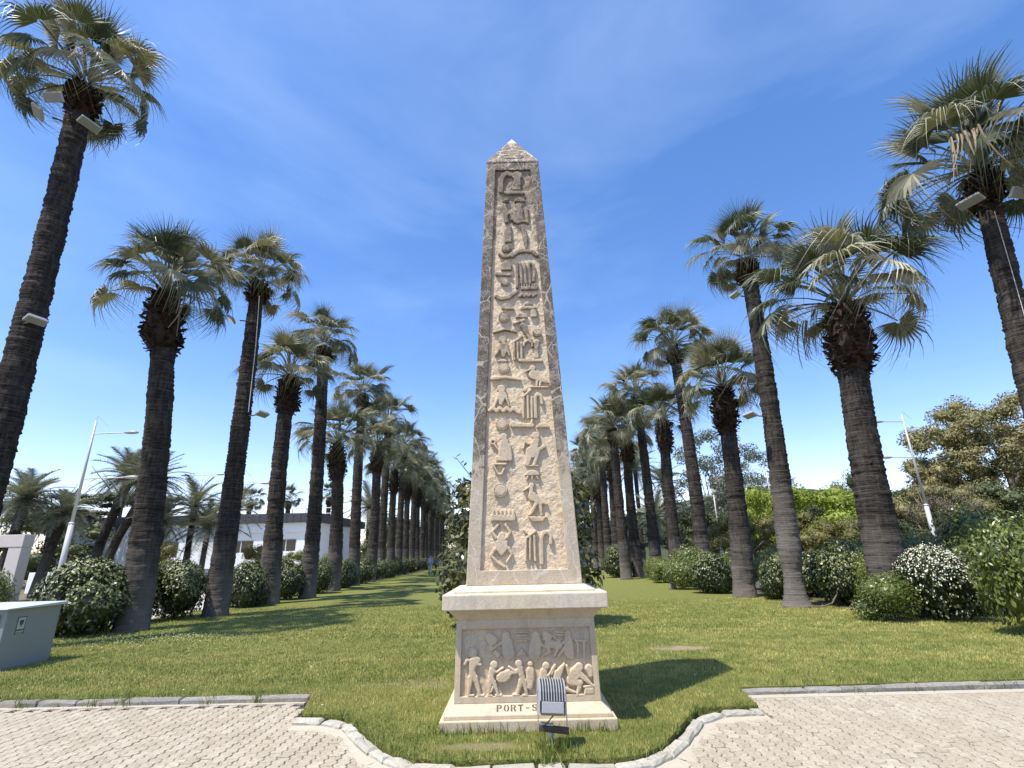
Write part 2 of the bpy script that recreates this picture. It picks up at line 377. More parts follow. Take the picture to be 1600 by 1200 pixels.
rest = MB()
for k, idx in enumerate(order):
    x, y = sp[idx]; dz = rng.uniform(-.003, .003); dx = rng.uniform(-.0015, .0015)
    if k < 300:
        obj('paver', paver_me, pave, (x+dx, y, ZP+dz), (rng.uniform(-.008,.008), rng.uniform(-.012,.012), rng.uniform(-.01,.01)))
    else:
        rest.add([(a+x+dx, b+y, c+ZP+dz) for a, b, c in pv], pf)
tag(rest.build('paver_field', M['paver'], pave), kind='stuff')
# mortar strip along the apron kerb
mort = MB(); ap = EDGE_L[2:] + EDGE_R[:-2]

# ------------------------------------------------------------------ kerb
kerb = tag(sheet('kerb', [(-16,7.40),(-2.7,7.36),(-2.7,7.60),(-16,7.66)], -.09, M['mortar']), kind='structure')
def stone_block(L_, W_, H_, seed):
    r = random.Random(seed); e = .012
    v = []
    for z, ins in ((0, 0), (H_-.022, 0), (H_, .018)):
        for sx, sy in ((0,0),(.33,0),(.66,0),(1,0),(1,1),(.66,1),(.33,1),(0,1)):
            jx = r.uniform(-e, e)*.6; jy = r.uniform(-e, e)*.6; jz = r.uniform(-e, e)*.5 if z else 0
            v.append((ins + sx*(L_-2*ins)+jx, ins + sy*(W_-2*ins)+jy, z+jz))
    f = [tuple(range(16, 24))]
    for lv in (0, 8):
        for k in range(8): f.append((lv+k, lv+(k+1) % 8, lv+8+(k+1) % 8, lv+8+k))
    return mesh('kerb_stone', v, f, None)
def lay(pts, lens, W_, H_, mat, seed, gap):
    r = random.Random(seed); seg = 0; pos = Vector(pts[0]); 
    path = [Vector(p) for p in pts]; tot = sum((b-a).length for a, b in zip(path, path[1:])); s = 0
    def at(s):
        for a, b in zip(path, path[1:]):
            l = (b-a).length
            if s <= l: return a+(b-a)*(s/l)
            s -= l
        return path[-1]
    while s < tot-.12:
        l = min(r.choice(lens)*r.uniform(.9, 1.1), tot-s); a = at(s); b = at(s+l); d = b-a
        me = stone_block(max(d.length-gap*r.uniform(.6, 1.5), .08), W_*r.uniform(.92, 1.08), H_, r.random()); me.materials.append(mat)
        obj('kerb_stone', me, kerb, (a.x, a.y, ZP-.02), (r.uniform(-.02,.02), r.uniform(-.015,.015), math.atan2(d.y, d.x)+r.uniform(-.012,.012)))
        s += l
lay([(-14,7.51),(-2.66,7.40)], [.55,.7,.95], .12, .084, M['kerb_grey'], 3, .018)
lay([(2.78,7.24),(14.5,7.57)], [.5,.75,.9], .12, .078, M['kerb_grey'], 7, .016)
k = [(x, y-.13) for x, y in EDGE_L[2:]+EDGE_R[:-2]]
k[0] = (-2.48, 6.44); k[1] = (-1.96, 6.38); k[-1] = (2.68, 6.40); k[-2] = (2.02, 6.36)
for i in range(2, len(k)-2):
    t = Vector(k[i+1])-Vector(k[i-1]); nrm = Vector((t.y, -t.x)).normalized()*.15; e = (EDGE_L[2:]+EDGE_R[:-2])[i]; k[i] = (e[0]+nrm.x, e[1]+nrm.y)
lay(k, [.28,.32,.40], .118, .070, M['kerb_pale'], 11, .022)
for i in range(len(k)-1):                                  # mortar smear on the paving side
    a = Vector(k[i]); b_ = Vector(k[i+1]); d = (b_-a); nn = Vector((d.y, -d.x)).normalized()
    w0 = .13+.05*math.sin(i*1.7)
    mort.add([(a.x+nn.x*w0, a.y+nn.y*w0, ZP-.004), (b_.x+nn.x*(.13+.05*math.sin((i+1)*1.7)), b_.y+nn.y*(.13+.05*math.sin((i+1)*1.7)), ZP-.004), (b_.x-nn.x*.05, b_.y-nn.y*.05, ZP+.012), (a.x-nn.x*.05, a.y-nn.y*.05, ZP+.012)], [(0,1,2,3)])
mo = mort.build('mortar_bed', M['mortar'], kerb)
mb2 = MB(); mb2.box(-15,7.34,ZP-.02,-2.7,7.46,ZP+.004); mb2.box(2.8,7.12,ZP-.02,15,7.26,ZP+.004); mb2.build('mortar_bed', M['mortar'], kerb)

# ------------------------------------------------------------------ the obelisk
OX, OY = .085, 6.73
ob = empty('obelisk', 'tall carved stone obelisk on a stepped pedestal at the front of the lawn', 'obelisk', (OX, OY, 0))
def ring_front(mb, x0b, x1b, x0t, x1t, zb, zt, fy, depth):
    """recess walls of a front panel; returns the four front corners and four back corners"""
MB().sq([(.885,-.05),(.885,.085)]).build('plinth', M['pale_stone'], ob, bevel=.010)
base = MB().sq([(.845,.085),(.845,.120),(.752,.205)]).build('base_moulding', M['pale_stone'], ob, bevel=.006)
# pedestal block with a sunk relief panel in front
def block_with_panel(hb, ht, zb, zt, px0b, px1b, px0t, px1t, pzb, pzt, dep):
    yb = lambda z: -(hb + (ht-hb)*(z-zb)/(zt-zb))
    v = [(-hb,-hb,zb),(hb,-hb,zb),(hb,hb,zb),(-hb,hb,zb),(-ht,-ht,zt),(ht,-ht,zt),(ht,ht,zt),(-ht,ht,zt)]
    a = [(px0b, yb(pzb), pzb), (px1b, yb(pzb), pzb), (px1t, yb(pzt), pzt), (px0t, yb(pzt), pzt)]
    v += a + [(x, y+dep, z) for x, y, z in a]
    f = [(3,2,1,0),(4,5,6,7),(1,2,6,5),(2,3,7,6),(3,0,4,7),(0,1,9,8),(1,5,10,9),(5,4,11,10),(4,0,8,11)]
    for i in range(4): f.append((8+i, 8+(i+1) % 4, 12+(i+1) % 4, 12+i))
    return v, f
v, f = block_with_panel(.752, .735, .205, .985, -.69, .69, -.68, .68, .268, .895, .040)
ped = obj('pedestal', mesh('pedestal', v, f, M['pale_stone']), ob)
bv = ped.modifiers.new('bevel', 'BEVEL'); bv.width = .005; bv.segments = 2; bv.limit_method = 'ANGLE'
MB().sq([(.735,.985),(.742,1.0),(.765,1.03),(.80,1.065),(.815,1.088)], cap=True).build('cornice_cove', M['pale_stone'], ob)
MB().sq([(.87,1.088),(.875,1.10),(.875,1.24),(.862,1.252)]).build('cornice_slab', M['cap_stone'], ob, bevel=.008)
MB().sq([(.765,1.252),(.765,1.272),(.668,1.318)]).build('shaft_footing', M['cap_stone'], ob, bevel=.006)
SB, ST, ZB, ZT = .645, .392, 1.318, 7.30
fy = lambda z: -(SB + (ST-SB)*(z-ZB)/(ZT-ZB))
v, f = block_with_panel(SB, ST, ZB, ZT, -.485, .49, -.262, .268, 1.475, 7.16, .042)
shaft = obj('shaft', mesh('shaft', v, f, M['frame_stone']), ob)
bv = shaft.modifiers.new('bevel', 'BEVEL'); bv.width = .008; bv.segments = 2; bv.limit_method = 'ANGLE'
pyr = MB().sq([(ST+.004,7.302),(ST+.004,7.325),(.008,8.10)]).build('pyramidion', stone('pyramidion_stone', 6.6, 7.0, scratch=1.2, amount=.85), ob)
nb = pyr.data.materials; tip = MB().sq([(.082,7.955),(.002,8.118)]).build('tip', M['cap_stone'], pyr)
# rough, bush-hammered ground of the two panels (real displaced sheets)
def lerp(a, b, t): return a+(b-a)*t
def smooth_noise(rs, ny, nx, cell):
    g = rs.rand(ny//cell+3, nx//cell+3); yy = np.arange(ny)/cell; xx = np.arange(nx)/cell
    y0 = yy.astype(int); x0 = xx.astype(int); ty = (yy-y0)[:,None]; tx = (xx-x0)[None]
    ty = ty*ty*(3-2*ty); tx = tx*tx*(3-2*tx)
    a = g[y0][:,x0]; b_ = g[y0][:,x0+1]; c_ = g[y0+1][:,x0]; d_ = g[y0+1][:,x0+1]
    return (a*(1-tx)+b_*tx)*(1-ty)+(c_*(1-tx)+d_*tx)*ty
def ground_sheet(name, nx, nz, x0b, x1b, x0t, x1t, zb, zt, yf, dep, amp, mat, parent, seed, zmask=None):
    rs = np.random.RandomState(seed)
    h = smooth_noise(rs, nz, nx, 6)*.5+smooth_noise(rs, nz, nx, 3)*.6+rs.rand(nz, nx)*.55-.8
    tz = np.linspace(0, 1, nz)[:,None]*np.ones((1,nx)); tx = np.ones((nz,1))*np.linspace(0, 1, nx)[None]
    z = zb+(zt-zb)*tz; x = (x0b+(x0t-x0b)*tz)*(1-tx)+(x1b+(x1t-x1b)*tz)*tx
    if zmask: h = h*np.clip((zmask-z)/.08, .12, 1)
    y = np.vectorize(yf)(z)+dep-h*amp
    v = np.stack([x, y, z], -1).reshape(-1, 3); i = np.arange(nz*nx).reshape(nz, nx)
    f = np.stack([i[:-1,:-1], i[:-1,1:], i[1:,1:], i[1:,:-1]], -1).reshape(-1, 4)
    return obj(name, mesh(name, v, f, mat), parent)
ground_sheet('panel_ground', 64, 360, -.485, .49, -.262, .268, 1.475, 7.16, fy, .036, .013, M['panel_stone'], shaft, 2)
pfy = lambda z: -(.752+(.735-.752)*(z-.205)/.78)
ground_sheet('panel_ground', 96, 46, -.69, .69, -.68, .68, .268, .895, pfy, .036, .010, M['relief_stone'], ped, 3, zmask=.66)
# carved signs: pillow-shaped reliefs grown from strokes
def seg_sdf(X, Z, a, b, ra, rb):
    dx, dz = b[0]-a[0], b[1]-a[1]; l2 = dx*dx+dz*dz+1e-12
    t = np.clip(((X-a[0])*dx+(Z-a[1])*dz)/l2, 0, 1)
    return np.hypot(X-a[0]-t*dx, Z-a[1]-t*dz)-(ra+(rb-ra)*t)
def poly_sdf(X, Z, pts):
    d = np.full(X.shape, 1e9); ins = np.zeros(X.shape, bool); n = len(pts)
    for i in range(n):
        a, b = pts[i], pts[(i+1) % n]; d = np.minimum(d, seg_sdf(X, Z, a, b, 0, 0))
        c = ((a[1] > Z) != (b[1] > Z)); xx = (b[0]-a[0])*(Z-a[1])/((b[1]-a[1]) or 1e-9)+a[0]; ins ^= c & (X < xx)
    return np.where(ins, -d, d)
def sdf(pr, X, Z):
    d = np.full(X.shape, 1e9)
    for p in pr:
        if p[0] == 'c':
            pts = p[3]; n = len(pts)
            if n == 1: e = seg_sdf(X, Z, pts[0], pts[0], p[1], p[1])
            else:
                e = np.full(X.shape, 1e9)
                for i in range(n-1):
                    ra = p[1]+(p[2]-p[1])*i/(n-1); rb = p[1]+(p[2]-p[1])*(i+1)/(n-1)
                    e = np.minimum(e, seg_sdf(X, Z, pts[i], pts[i+1], ra, rb))
        elif p[0] == 'o': e = np.abs(np.hypot(X-p[1], Z-p[2])-p[3])-p[4]
        else: e = poly_sdf(X, Z, p[1])
        d = np.minimum(d, e)
    return d
def relief(name, pr, yf, dep, h0, mat, parent, step, rnd, ring=False):
    P = []; pr = [('c', p[1]*1.10, p[2]*1.10, p[3]) if p[0] == 'c' else p for p in pr]
    for p in pr:
        if p[0] == 'c': P += [(x+s*max(p[1],p[2]), z+s*max(p[1],p[2])) for x, z in p[3] for s in (-1, 1)]
        elif p[0] == 'o': P += [(p[1]+s*(p[3]+p[4]), p[2]+s*(p[3]+p[4])) for s in (-1, 1)]
        else: P += p[1]
    P = np.array(P); x0, z0 = P.min(0)-2*step; x1, z1 = P.max(0)+2*step
    X, Z = np.meshgrid(np.arange(x0, x1, step), np.arange(z0, z1, step)); d = sdf(pr, X, Z); e = step*.2
    gx = (sdf(pr, X+e, Z)-sdf(pr, X-e, Z))/(2*e); gz = (sdf(pr, X, Z+e)-sdf(pr, X, Z-e))/(2*e)
    cell = np.minimum(np.minimum(d[:-1,:-1], d[1:,:-1]), np.minimum(d[:-1,1:], d[1:,1:])) < 0
    out = d > 0; X = np.where(out, X-d*gx, X); Z = np.where(out, Z-d*gz, Z)
    t = np.clip(-d/rnd, 0, 1); h = h0*(.70+.30*np.sqrt(1-(1-t)**2))
    if ring: h = np.where((-d > .012) & (-d < .02), h-.010, h)        # the groove round a disc
    h = np.where(out, -.012, h)
    Y = np.vectorize(yf)(Z)+dep-h
    use = np.zeros(d.shape, bool)
    for a in (0, 1):
        for b in (0, 1): use[a:d.shape[0]-1+a, b:d.shape[1]-1+b] |= cell
    idx = -np.ones(d.shape, int); idx[use] = np.arange(use.sum()); J, I = np.nonzero(cell)
    f = np.stack([idx[J, I], idx[J, I+1], idx[J+1, I+1], idx[J+1, I]], -1)
    v = np.stack([X[use], Y[use], Z[use]], -1)
    o = obj(name, mesh(name, v, f, mat, True), parent)
    return o
GLYPHS=[
('S','carved_scarab',[('c',0.035,0.035,[(-0.245,1.853)]),('c',0.05,0.05,[(-0.246,1.81)]),('p',[(-0.316,1.798),(-0.177,1.795),(-0.168,1.707),(-0.248,1.619),(-0.32,1.703)]),('c',0.019,0.015,[(-0.309,1.829),(-0.352,1.893),(-0.285,1.963)]),('c',0.019,0.015,[(-0.181,1.826),(-0.146,1.889),(-0.196,1.968)]),('c',0.019,0.013,[(-0.324,1.703),(-0.364,1.635),(-0.29,1.558),(-0.215,1.509)]),('c',0.019,0.013,[(-0.168,1.714),(-0.132,1.644),(-0.188,1.563)])]),
('S','carved_comb',[('p',[(-0.366,2.085),(-0.075,2.078),(-0.077,2.006),(-0.366,2.012)]),('c',0.013,0.018,[(-0.336,2.128),(-0.336,2.08)]),('c',0.013,0.018,[(-0.288,2.127),(-0.288,2.079)]),('c',0.013,0.018,[(-0.241,2.126),(-0.242,2.078)]),('c',0.013,0.018,[(-0.193,2.125),(-0.194,2.077)]),('c',0.013,0.018,[(-0.146,2.124),(-0.147,2.076)]),('c',0.013,0.018,[(-0.101,2.123),(-0.102,2.075)])]),
('S','carved_disc',[('c',0.076,0.076,[(-0.25,2.366)])]),
('S','carved_horns',[('c',0.014,0.015,[(-0.326,2.658),(-0.278,2.557),(-0.229,2.556),(-0.207,2.612)]),('p',[(-0.339,2.693),(-0.168,2.689),(-0.169,2.658),(-0.339,2.662)])]),
('S','carved_dome',[('p',[(0.224,2.525),(0.219,2.551),(0.204,2.573),(0.18,2.59),(0.151,2.6),(0.118,2.6),(0.088,2.592),(0.063,2.576),(0.046,2.555),(0.04,2.53)]),('c',0.011,0.011,[(0.077,2.518),(0.065,2.488)]),('c',0.011,0.011,[(0.132,2.517),(0.13,2.486)]),('c',0.011,0.011,[(0.188,2.515),(0.198,2.485)])]),
('S','carved_ibis',[('c',0.029,0.029,[(0.12,2.415)]),('c',0.014,0.008,[(0.103,2.403),(0.023,2.352)]),('c',0.021,0.026,[(0.118,2.403),(0.113,2.32)]),('c',0.051,0.015,[(0.129,2.28),(0.288,2.193)]),('c',0.022,0.015,[(0.172,2.211),(0.108,2.092),(0.082,2.072)]),('c',0.022,0.015,[(0.211,2.207),(0.223,2.069)])]),
('S','carved_stand',[('p',[(0.062,2.058),(0.291,2.053),(0.235,1.991),(0.113,1.993)])]),
('S','carved_reeds',[('c',0.015,0.013,[(0.036,1.814),(0.149,1.89)]),('c',0.013,0.013,[(0.036,1.804),(0.026,1.572)]),('c',0.012,0.012,[(0.083,1.82),(0.075,1.581)]),('c',0.014,0.014,[(0.131,1.833),(0.133,1.569)]),('c',0.012,0.007,[(0.01,1.907),(0.081,1.834)])]),
('S','carved_crook',[('c',0.022,0.019,[(0.204,1.541),(0.213,1.817),(0.241,1.873),(0.296,1.879),(0.319,1.829),(0.315,1.752)])]),
('S','carved_disc',[('c',0.071,0.071,[(-0.17,4.665)])]),
('S','carved_bar',[('c',0.019,0.019,[(-0.181,4.803),(-0.05,4.786)])]),
('S','carved_wings',[('c',0.015,0.015,[(-0.312,4.439),(-0.164,4.478),(-0.014,4.439)])]),
('S','carved_bee',[('c',0.046,0.046,[(-0.194,4.33)]),('c',0.051,0.025,[(-0.177,4.235),(-0.188,4.096)]),('c',0.018,0.013,[(-0.214,4.226),(-0.288,4.108)]),('c',0.018,0.013,[(-0.141,4.224),(-0.112,4.1)])]),
('S','carved_basket',[('p',[(-0.13,4.006),(-0.134,4.021),(-0.146,4.034),(-0.164,4.044),(-0.186,4.05),(-0.21,4.05),(-0.232,4.046),(-0.251,4.036),(-0.263,4.024),(-0.267,4.009)])]),
('S','carved_disc',[('c',0.068,0.068,[(-0.187,3.929)])]),
('S','carved_wings',[('c',0.023,0.018,[(-0.336,3.783),(-0.166,3.798),(0.011,3.763)])]),
('S','carved_bee',[('c',0.049,0.049,[(-0.222,3.64)]),('c',0.052,0.023,[(-0.214,3.559),(-0.23,3.439)]),('c',0.019,0.012,[(-0.258,3.551),(-0.312,3.404)]),('c',0.019,0.012,[(-0.17,3.549),(-0.126,3.409)])]),
('S','carved_wave',[('c',0.023,0.023,[(-0.374,3.355),(-0.33,3.387),(-0.287,3.345),(-0.243,3.384),(-0.2,3.343),(-0.156,3.382),(-0.113,3.341),(-0.069,3.38),(-0.035,3.339),(-0.001,3.315)])]),
('S','carved_disc',[('c',0.072,0.072,[(-0.22,3.174)])]),
('S','carved_seated_figure',[('o',-0.333,2.949,0.027,0.014),('c',0.013,0.013,[(-0.317,2.92),(-0.229,2.792)]),('c',0.043,0.043,[(-0.202,3.011)]),('c',0.047,0.064,[(-0.192,2.946),(-0.205,2.8)]),('c',0.027,0.03,[(-0.142,2.902),(-0.129,2.738)]),('p',[(-0.301,2.776),(-0.158,2.773),(-0.159,2.705),(-0.302,2.708)]),('p',[(-0.336,2.684),(-0.177,2.68),(-0.177,2.66),(-0.336,2.663)])]),
('S','carved_dome',[('p',[(0.148,4.642),(0.144,4.671),(0.129,4.697),(0.107,4.716),(0.079,4.727),(0.05,4.728),(0.021,4.718),(-0.002,4.7),(-0.018,4.675),(-0.023,4.647)])]),
('S','carved_block',[('p',[(0.187,4.768),(0.275,4.765),(0.271,4.648),(0.183,4.65)])]),
('S','carved_bar',[('p',[(0.052,4.805),(0.273,4.799),(0.272,4.77),(0.051,4.775)])]),
('S','carved_knife',[('c',0.037,0.022,[(0.078,4.534),(0.178,4.316)])]),
('S','carved_cap',[('c',0.019,0.022,[(-0.037,4.564),(0.089,4.61)])]),
('S','carved_reeds',[('c',0.017,0.017,[(-0.057,4.286),(0.055,4.37)]),('c',0.016,0.016,[(-0.049,4.278),(-0.045,4.043)]),('c',0.014,0.014,[(0.001,4.276),(0.002,4.046)]),('c',0.016,0.016,[(0.052,4.275),(0.049,4.056)])]),
('S','carved_arch',[('c',0.016,0.016,[(0.078,4.228),(0.089,4.278),(0.141,4.311),(0.191,4.272),(0.193,4.225)])]),
('S','carved_disc',[('c',0.055,0.055,[(0.259,4.424)])]),
('S','carved_bolt',[('c',0.036,0.022,[(0.253,4.284),(0.242,4.174)]),('c',0.022,0.033,[(0.242,4.174),(0.238,4.079)])]),
('S','carved_bar',[('c',0.022,0.022,[(0.023,4.026),(0.301,4.019)]),('c',0.025,0.025,[(0.126,4.023),(0.135,4.023)])]),
('S','carved_falcon',[('c',0.038,0.038,[(0.185,3.916)]),('c',0.014,0.009,[(0.158,3.898),(0.098,3.872)]),('c',0.06,0.016,[(0.196,3.82),(0.376,3.708)]),('c',0.018,0.014,[(0.236,3.746),(0.23,3.674)]),('c',0.018,0.014,[(0.286,3.745),(0.269,3.673)]),('c',0.011,0.011,[(0.155,3.657),(0.367,3.648)])]),
('S','carved_reeds',[('c',0.016,0.016,[(0.049,3.525),(0.146,3.612)]),('c',0.016,0.016,[(0.057,3.515),(0.049,3.25)]),('c',0.016,0.016,[(0.108,3.527),(0.11,3.249)]),('c',0.016,0.016,[(0.16,3.513),(0.155,3.248)]),('c',0.028,0.028,[(0.078,3.618)])]),
('S','carved_crook',[('c',0.023,0.019,[(0.2,3.256),(0.203,3.512),(0.234,3.561),(0.274,3.538),(0.287,3.427)])]),
('S','carved_boat',[('c',0.027,0.024,[(-0.069,3.16),(0.155,3.148)]),('c',0.038,0.038,[(-0.082,3.167)]),('c',0.021,0.014,[(0.141,3.159),(0.154,3.216)])]),
('S','carved_dome',[('p',[(0.37,3.114),(0.366,3.137),(0.352,3.158),(0.331,3.174),(0.304,3.182),(0.276,3.183),(0.249,3.176),(0.226,3.161),(0.211,3.141),(0.205,3.118)])]),
('S','carved_seated_figure',[('c',0.044,0.044,[(0.191,3.019)]),('c',0.037,0.061,[(0.196,2.96),(0.143,2.805)]),('c',0.047,0.027,[(0.113,2.827),(0.077,2.666)]),('c',0.015,0.015,[(0.053,2.975),(0.086,2.922),(0.141,2.912)]),('c',0.015,0.012,[(0.06,2.966),(0.038,2.863)]),('c',0.023,0.02,[(0.284,2.878),(0.223,2.841),(0.195,2.756),(0.157,2.656)]),('p',[(0.065,2.658),(0.207,2.654),(0.207,2.634),(0.065,2.637)])]),
('S','carved_cartouche',[('c',0.012,0.012,[(-0.168,7.472),(-0.128,7.521),(-0.004,7.537),(0.119,7.514),(0.167,7.462),(0.117,7.419),(-0.006,7.41),(-0.129,7.426),(-0.168,7.472)])]),
('S','carved_crook',[('c',0.034,0.034,[(-0.182,6.772),(-0.18,6.952),(-0.147,7.057),(-0.081,7.107),(-0.033,7.075)])]),
('S','carved_vase',[('c',0.073,0.073,[(0.063,7.051)]),('c',0.043,0.058,[(0.062,7.005),(0.06,6.9)])]),
('S','carved_bar',[('c',0.029,0.029,[(-0.111,6.74),(0.136,6.733)])]),
('S','carved_block',[('p',[(-0.018,6.851),(0.113,6.847),(0.111,6.778),(-0.02,6.782)])]),
('S','carved_basket',[('p',[(0.174,6.561),(0.17,6.589),(0.156,6.614),(0.134,6.633),(0.106,6.644),(0.076,6.645),(0.048,6.636),(0.025,6.618),(0.01,6.594),(0.004,6.566)])]),
('S','carved_disc',[('c',0.045,0.045,[(-0.118,6.607)])]),
('S','carved_seated_figure',[('c',0.047,0.047,[(0.073,6.494)]),('c',0.061,0.075,[(0.066,6.399),(0.053,6.257)]),('c',0.021,0.021,[(0.19,6.453),(0.191,6.196)]),('c',0.023,0.019,[(-0.031,6.259),(0.154,6.212)])]),
('S','carved_post',[('c',0.035,0.028,[(-0.143,6.506),(-0.113,6.219)]),('c',0.028,0.028,[(-0.144,6.477),(-0.087,6.36)])]),
('S','carved_throne',[('p',[(-0.15,6.08),(-0.045,6.155),(-0.039,5.856),(-0.149,5.854)])]),
('S','carved_feather',[('c',0.023,0.037,[(0.11,6.123),(0.144,6.016)]),('c',0.036,0.014,[(0.144,6.016),(0.163,5.748)])]),
('S','carved_disc',[('c',0.064,0.064,[(-0.121,5.758)])]),
('S','carved_boat',[('c',0.02,0.02,[(-0.22,5.666),(-0.169,5.612),(-0.09,5.62),(-0.039,5.672)])]),
('S','carved_arch',[('c',0.027,0.027,[(-0.04,5.627),(0.025,5.692),(0.139,5.716),(0.252,5.691),(0.299,5.631)])]),
('S','carved_hut',[('p',[(-0.209,5.491),(-0.125,5.557),(-0.043,5.487),(-0.054,5.39),(-0.201,5.394)])]),
('S','carved_bar',[('c',0.029,0.022,[(-0.255,5.341),(-0.077,5.321)])]),
('S','carved_disc',[('c',0.06,0.06,[(-0.15,5.209)])]),
('S','carved_reeds',[('c',0.022,0.02,[(0.025,5.506),(0.015,5.118)]),('c',0.018,0.018,[(0.07,5.499),(0.079,5.18)]),('c',0.018,0.018,[(0.128,5.503),(0.141,5.179)]),('c',0.018,0.018,[(0.189,5.502),(0.198,5.177)])]),
('S','carved_crook',[('c',0.02,0.02,[(0.246,5.214),(0.263,5.369),(0.248,5.474),(0.211,5.506)])]),
('S','carved_comb',[('p',[(0.066,5.127),(0.302,5.121),(0.3,5.071),(0.065,5.077)]),('c',0.011,0.013,[(0.083,5.157),(0.082,5.122)]),('c',0.011,0.013,[(0.118,5.156),(0.117,5.121)]),('c',0.011,0.013,[(0.153,5.155),(0.152,5.12)]),('c',0.011,0.013,[(0.188,5.155),(0.187,5.119)]),('c',0.011,0.013,[(0.224,5.154),(0.222,5.118)]),('c',0.011,0.013,[(0.259,5.153),(0.258,5.117)]),('c',0.011,0.013,[(0.294,5.152),(0.293,5.116)])]),
('S','carved_wave',[('c',0.018,0.018,[(0.047,4.977),(0.078,5.011),(0.108,4.975),(0.14,5.009),(0.169,4.973),(0.201,5.008),(0.23,4.972),(0.271,5.006)])]),
('S','carved_boat',[('c',0.026,0.024,[(-0.272,4.985),(-0.212,4.948),(-0.102,4.966),(-0.004,5.048)])]),
('S','carved_basket',[('p',[(-0.068,4.801),(-0.072,4.825),(-0.084,4.846),(-0.102,4.862),(-0.124,4.871),(-0.149,4.871),(-0.171,4.864),(-0.19,4.849),(-0.202,4.828),(-0.207,4.805)])]),
('S','carved_dome',[('p',[(0.232,4.828),(0.229,4.85),(0.218,4.87),(0.201,4.884),(0.18,4.893),(0.157,4.893),(0.136,4.886),(0.118,4.872),(0.106,4.853),(0.102,4.831)])]),
('S','carved_bar',[('p',[(0.058,4.828),(0.268,4.822),(0.267,4.778),(0.057,4.783)])]),
('D','carved_man',[('c',0.045,0.045,[(-0.564,0.674)]),('c',0.045,0.03,[(-0.552,0.584),(-0.569,0.511)]),('c',0.019,0.016,[(-0.558,0.592),(-0.623,0.601),(-0.642,0.565)]),('c',0.018,0.015,[(-0.546,0.573),(-0.481,0.556)]),('c',0.04,0.04,[(-0.52,0.599)]),('p',[(-0.599,0.511),(-0.534,0.51),(-0.511,0.425),(-0.604,0.427)]),('c',0.03,0.017,[(-0.583,0.439),(-0.603,0.295)]),('c',0.014,0.012,[(-0.603,0.279),(-0.551,0.276)]),('c',0.03,0.017,[(-0.537,0.438),(-0.492,0.293)]),('c',0.014,0.012,[(-0.499,0.277),(-0.447,0.274)])]),
('D','carved_boy',[('c',0.038,0.038,[(-0.339,0.552)]),('c',0.033,0.026,[(-0.356,0.507),(-0.374,0.434)]),('c',0.016,0.013,[(-0.347,0.491),(-0.312,0.485),(-0.247,0.52)]),('p',[(-0.408,0.45),(-0.342,0.449),(-0.319,0.382),(-0.408,0.383)]),('c',0.028,0.014,[(-0.383,0.393),(-0.393,0.291)]),('c',0.013,0.01,[(-0.401,0.275),(-0.361,0.272)]),('c',0.023,0.014,[(-0.342,0.392),(-0.305,0.29)]),('c',0.013,0.01,[(-0.32,0.274),(-0.266,0.272)]),('c',0.012,0.01,[(-0.348,0.352),(-0.374,0.301)])]),
('D','carved_jar',[('p',[(-0.315,0.454),(-0.277,0.489),(-0.206,0.504),(-0.148,0.471),(-0.17,0.42),(-0.214,0.385),(-0.29,0.383),(-0.319,0.413)]),('c',0.016,0.012,[(-0.183,0.493),(-0.148,0.469)])]),
('D','carved_man',[('c',0.036,0.036,[(-0.081,0.557)]),('c',0.033,0.026,[(-0.068,0.511),(-0.049,0.428)]),('c',0.016,0.013,[(-0.071,0.511),(-0.122,0.486),(-0.182,0.529)]),('c',0.016,0.013,[(-0.075,0.49),(-0.119,0.471),(-0.177,0.484)]),('p',[(-0.076,0.449),(-0.02,0.448),(-0.008,0.381),(-0.083,0.382)]),('c',0.03,0.016,[(-0.059,0.397),(-0.097,0.29)]),('c',0.014,0.012,[(-0.141,0.274),(-0.086,0.273)]),('c',0.028,0.016,[(-0.028,0.396),(-0.008,0.284)]),('c',0.014,0.012,[(-0.043,0.268),(0.003,0.267)])]),
('D','carved_porter',[('c',0.026,0.026,[(0.039,0.551)]),('c',0.04,0.042,[(0.039,0.488),(0.037,0.416)]),('c',0.039,0.028,[(0.037,0.416),(0.03,0.344)])]),
('D','carved_man',[('c',0.036,0.036,[(0.203,0.531)]),('c',0.037,0.04,[(0.177,0.475),(0.158,0.382)]),('c',0.016,0.013,[(0.184,0.459),(0.224,0.438),(0.287,0.523)])]),
('D','carved_harp',[('c',0.014,0.012,[(0.297,0.535),(0.26,0.453)]),('c',0.04,0.014,[(0.324,0.451),(0.393,0.544)]),('c',0.035,0.04,[(0.319,0.462),(0.31,0.39)])]),
('D','carved_man',[('c',0.041,0.041,[(0.547,0.513)]),('c',0.035,0.035,[(0.522,0.499),(0.536,0.478)]),('c',0.056,0.047,[(0.506,0.458),(0.461,0.397)]),('c',0.021,0.015,[(0.459,0.459),(0.441,0.444),(0.418,0.527)]),('c',0.032,0.014,[(0.552,0.447),(0.678,0.339)]),('c',0.037,0.03,[(0.449,0.382),(0.547,0.369)]),('c',0.028,0.016,[(0.549,0.369),(0.515,0.268)]),('c',0.014,0.012,[(0.508,0.261),(0.565,0.26)]),('c',0.021,0.016,[(0.359,0.332),(0.416,0.311),(0.489,0.284)]),('c',0.018,0.014,[(0.373,0.378),(0.342,0.266)])]),
('D','carved_basket',[('p',[(0.591,0.333),(0.689,0.331),(0.692,0.257),(0.577,0.26)]),('c',0.012,0.012,[(0.585,0.333),(0.69,0.339)])]),
('D','carved_sack',[('c',0.04,0.026,[(0.649,0.497),(0.662,0.439)])]),
('D','carved_jar',[('c',0.045,0.05,[(-0.379,0.809),(-0.356,0.782)]),('c',0.026,0.026,[(-0.392,0.708),(-0.368,0.702)])]),
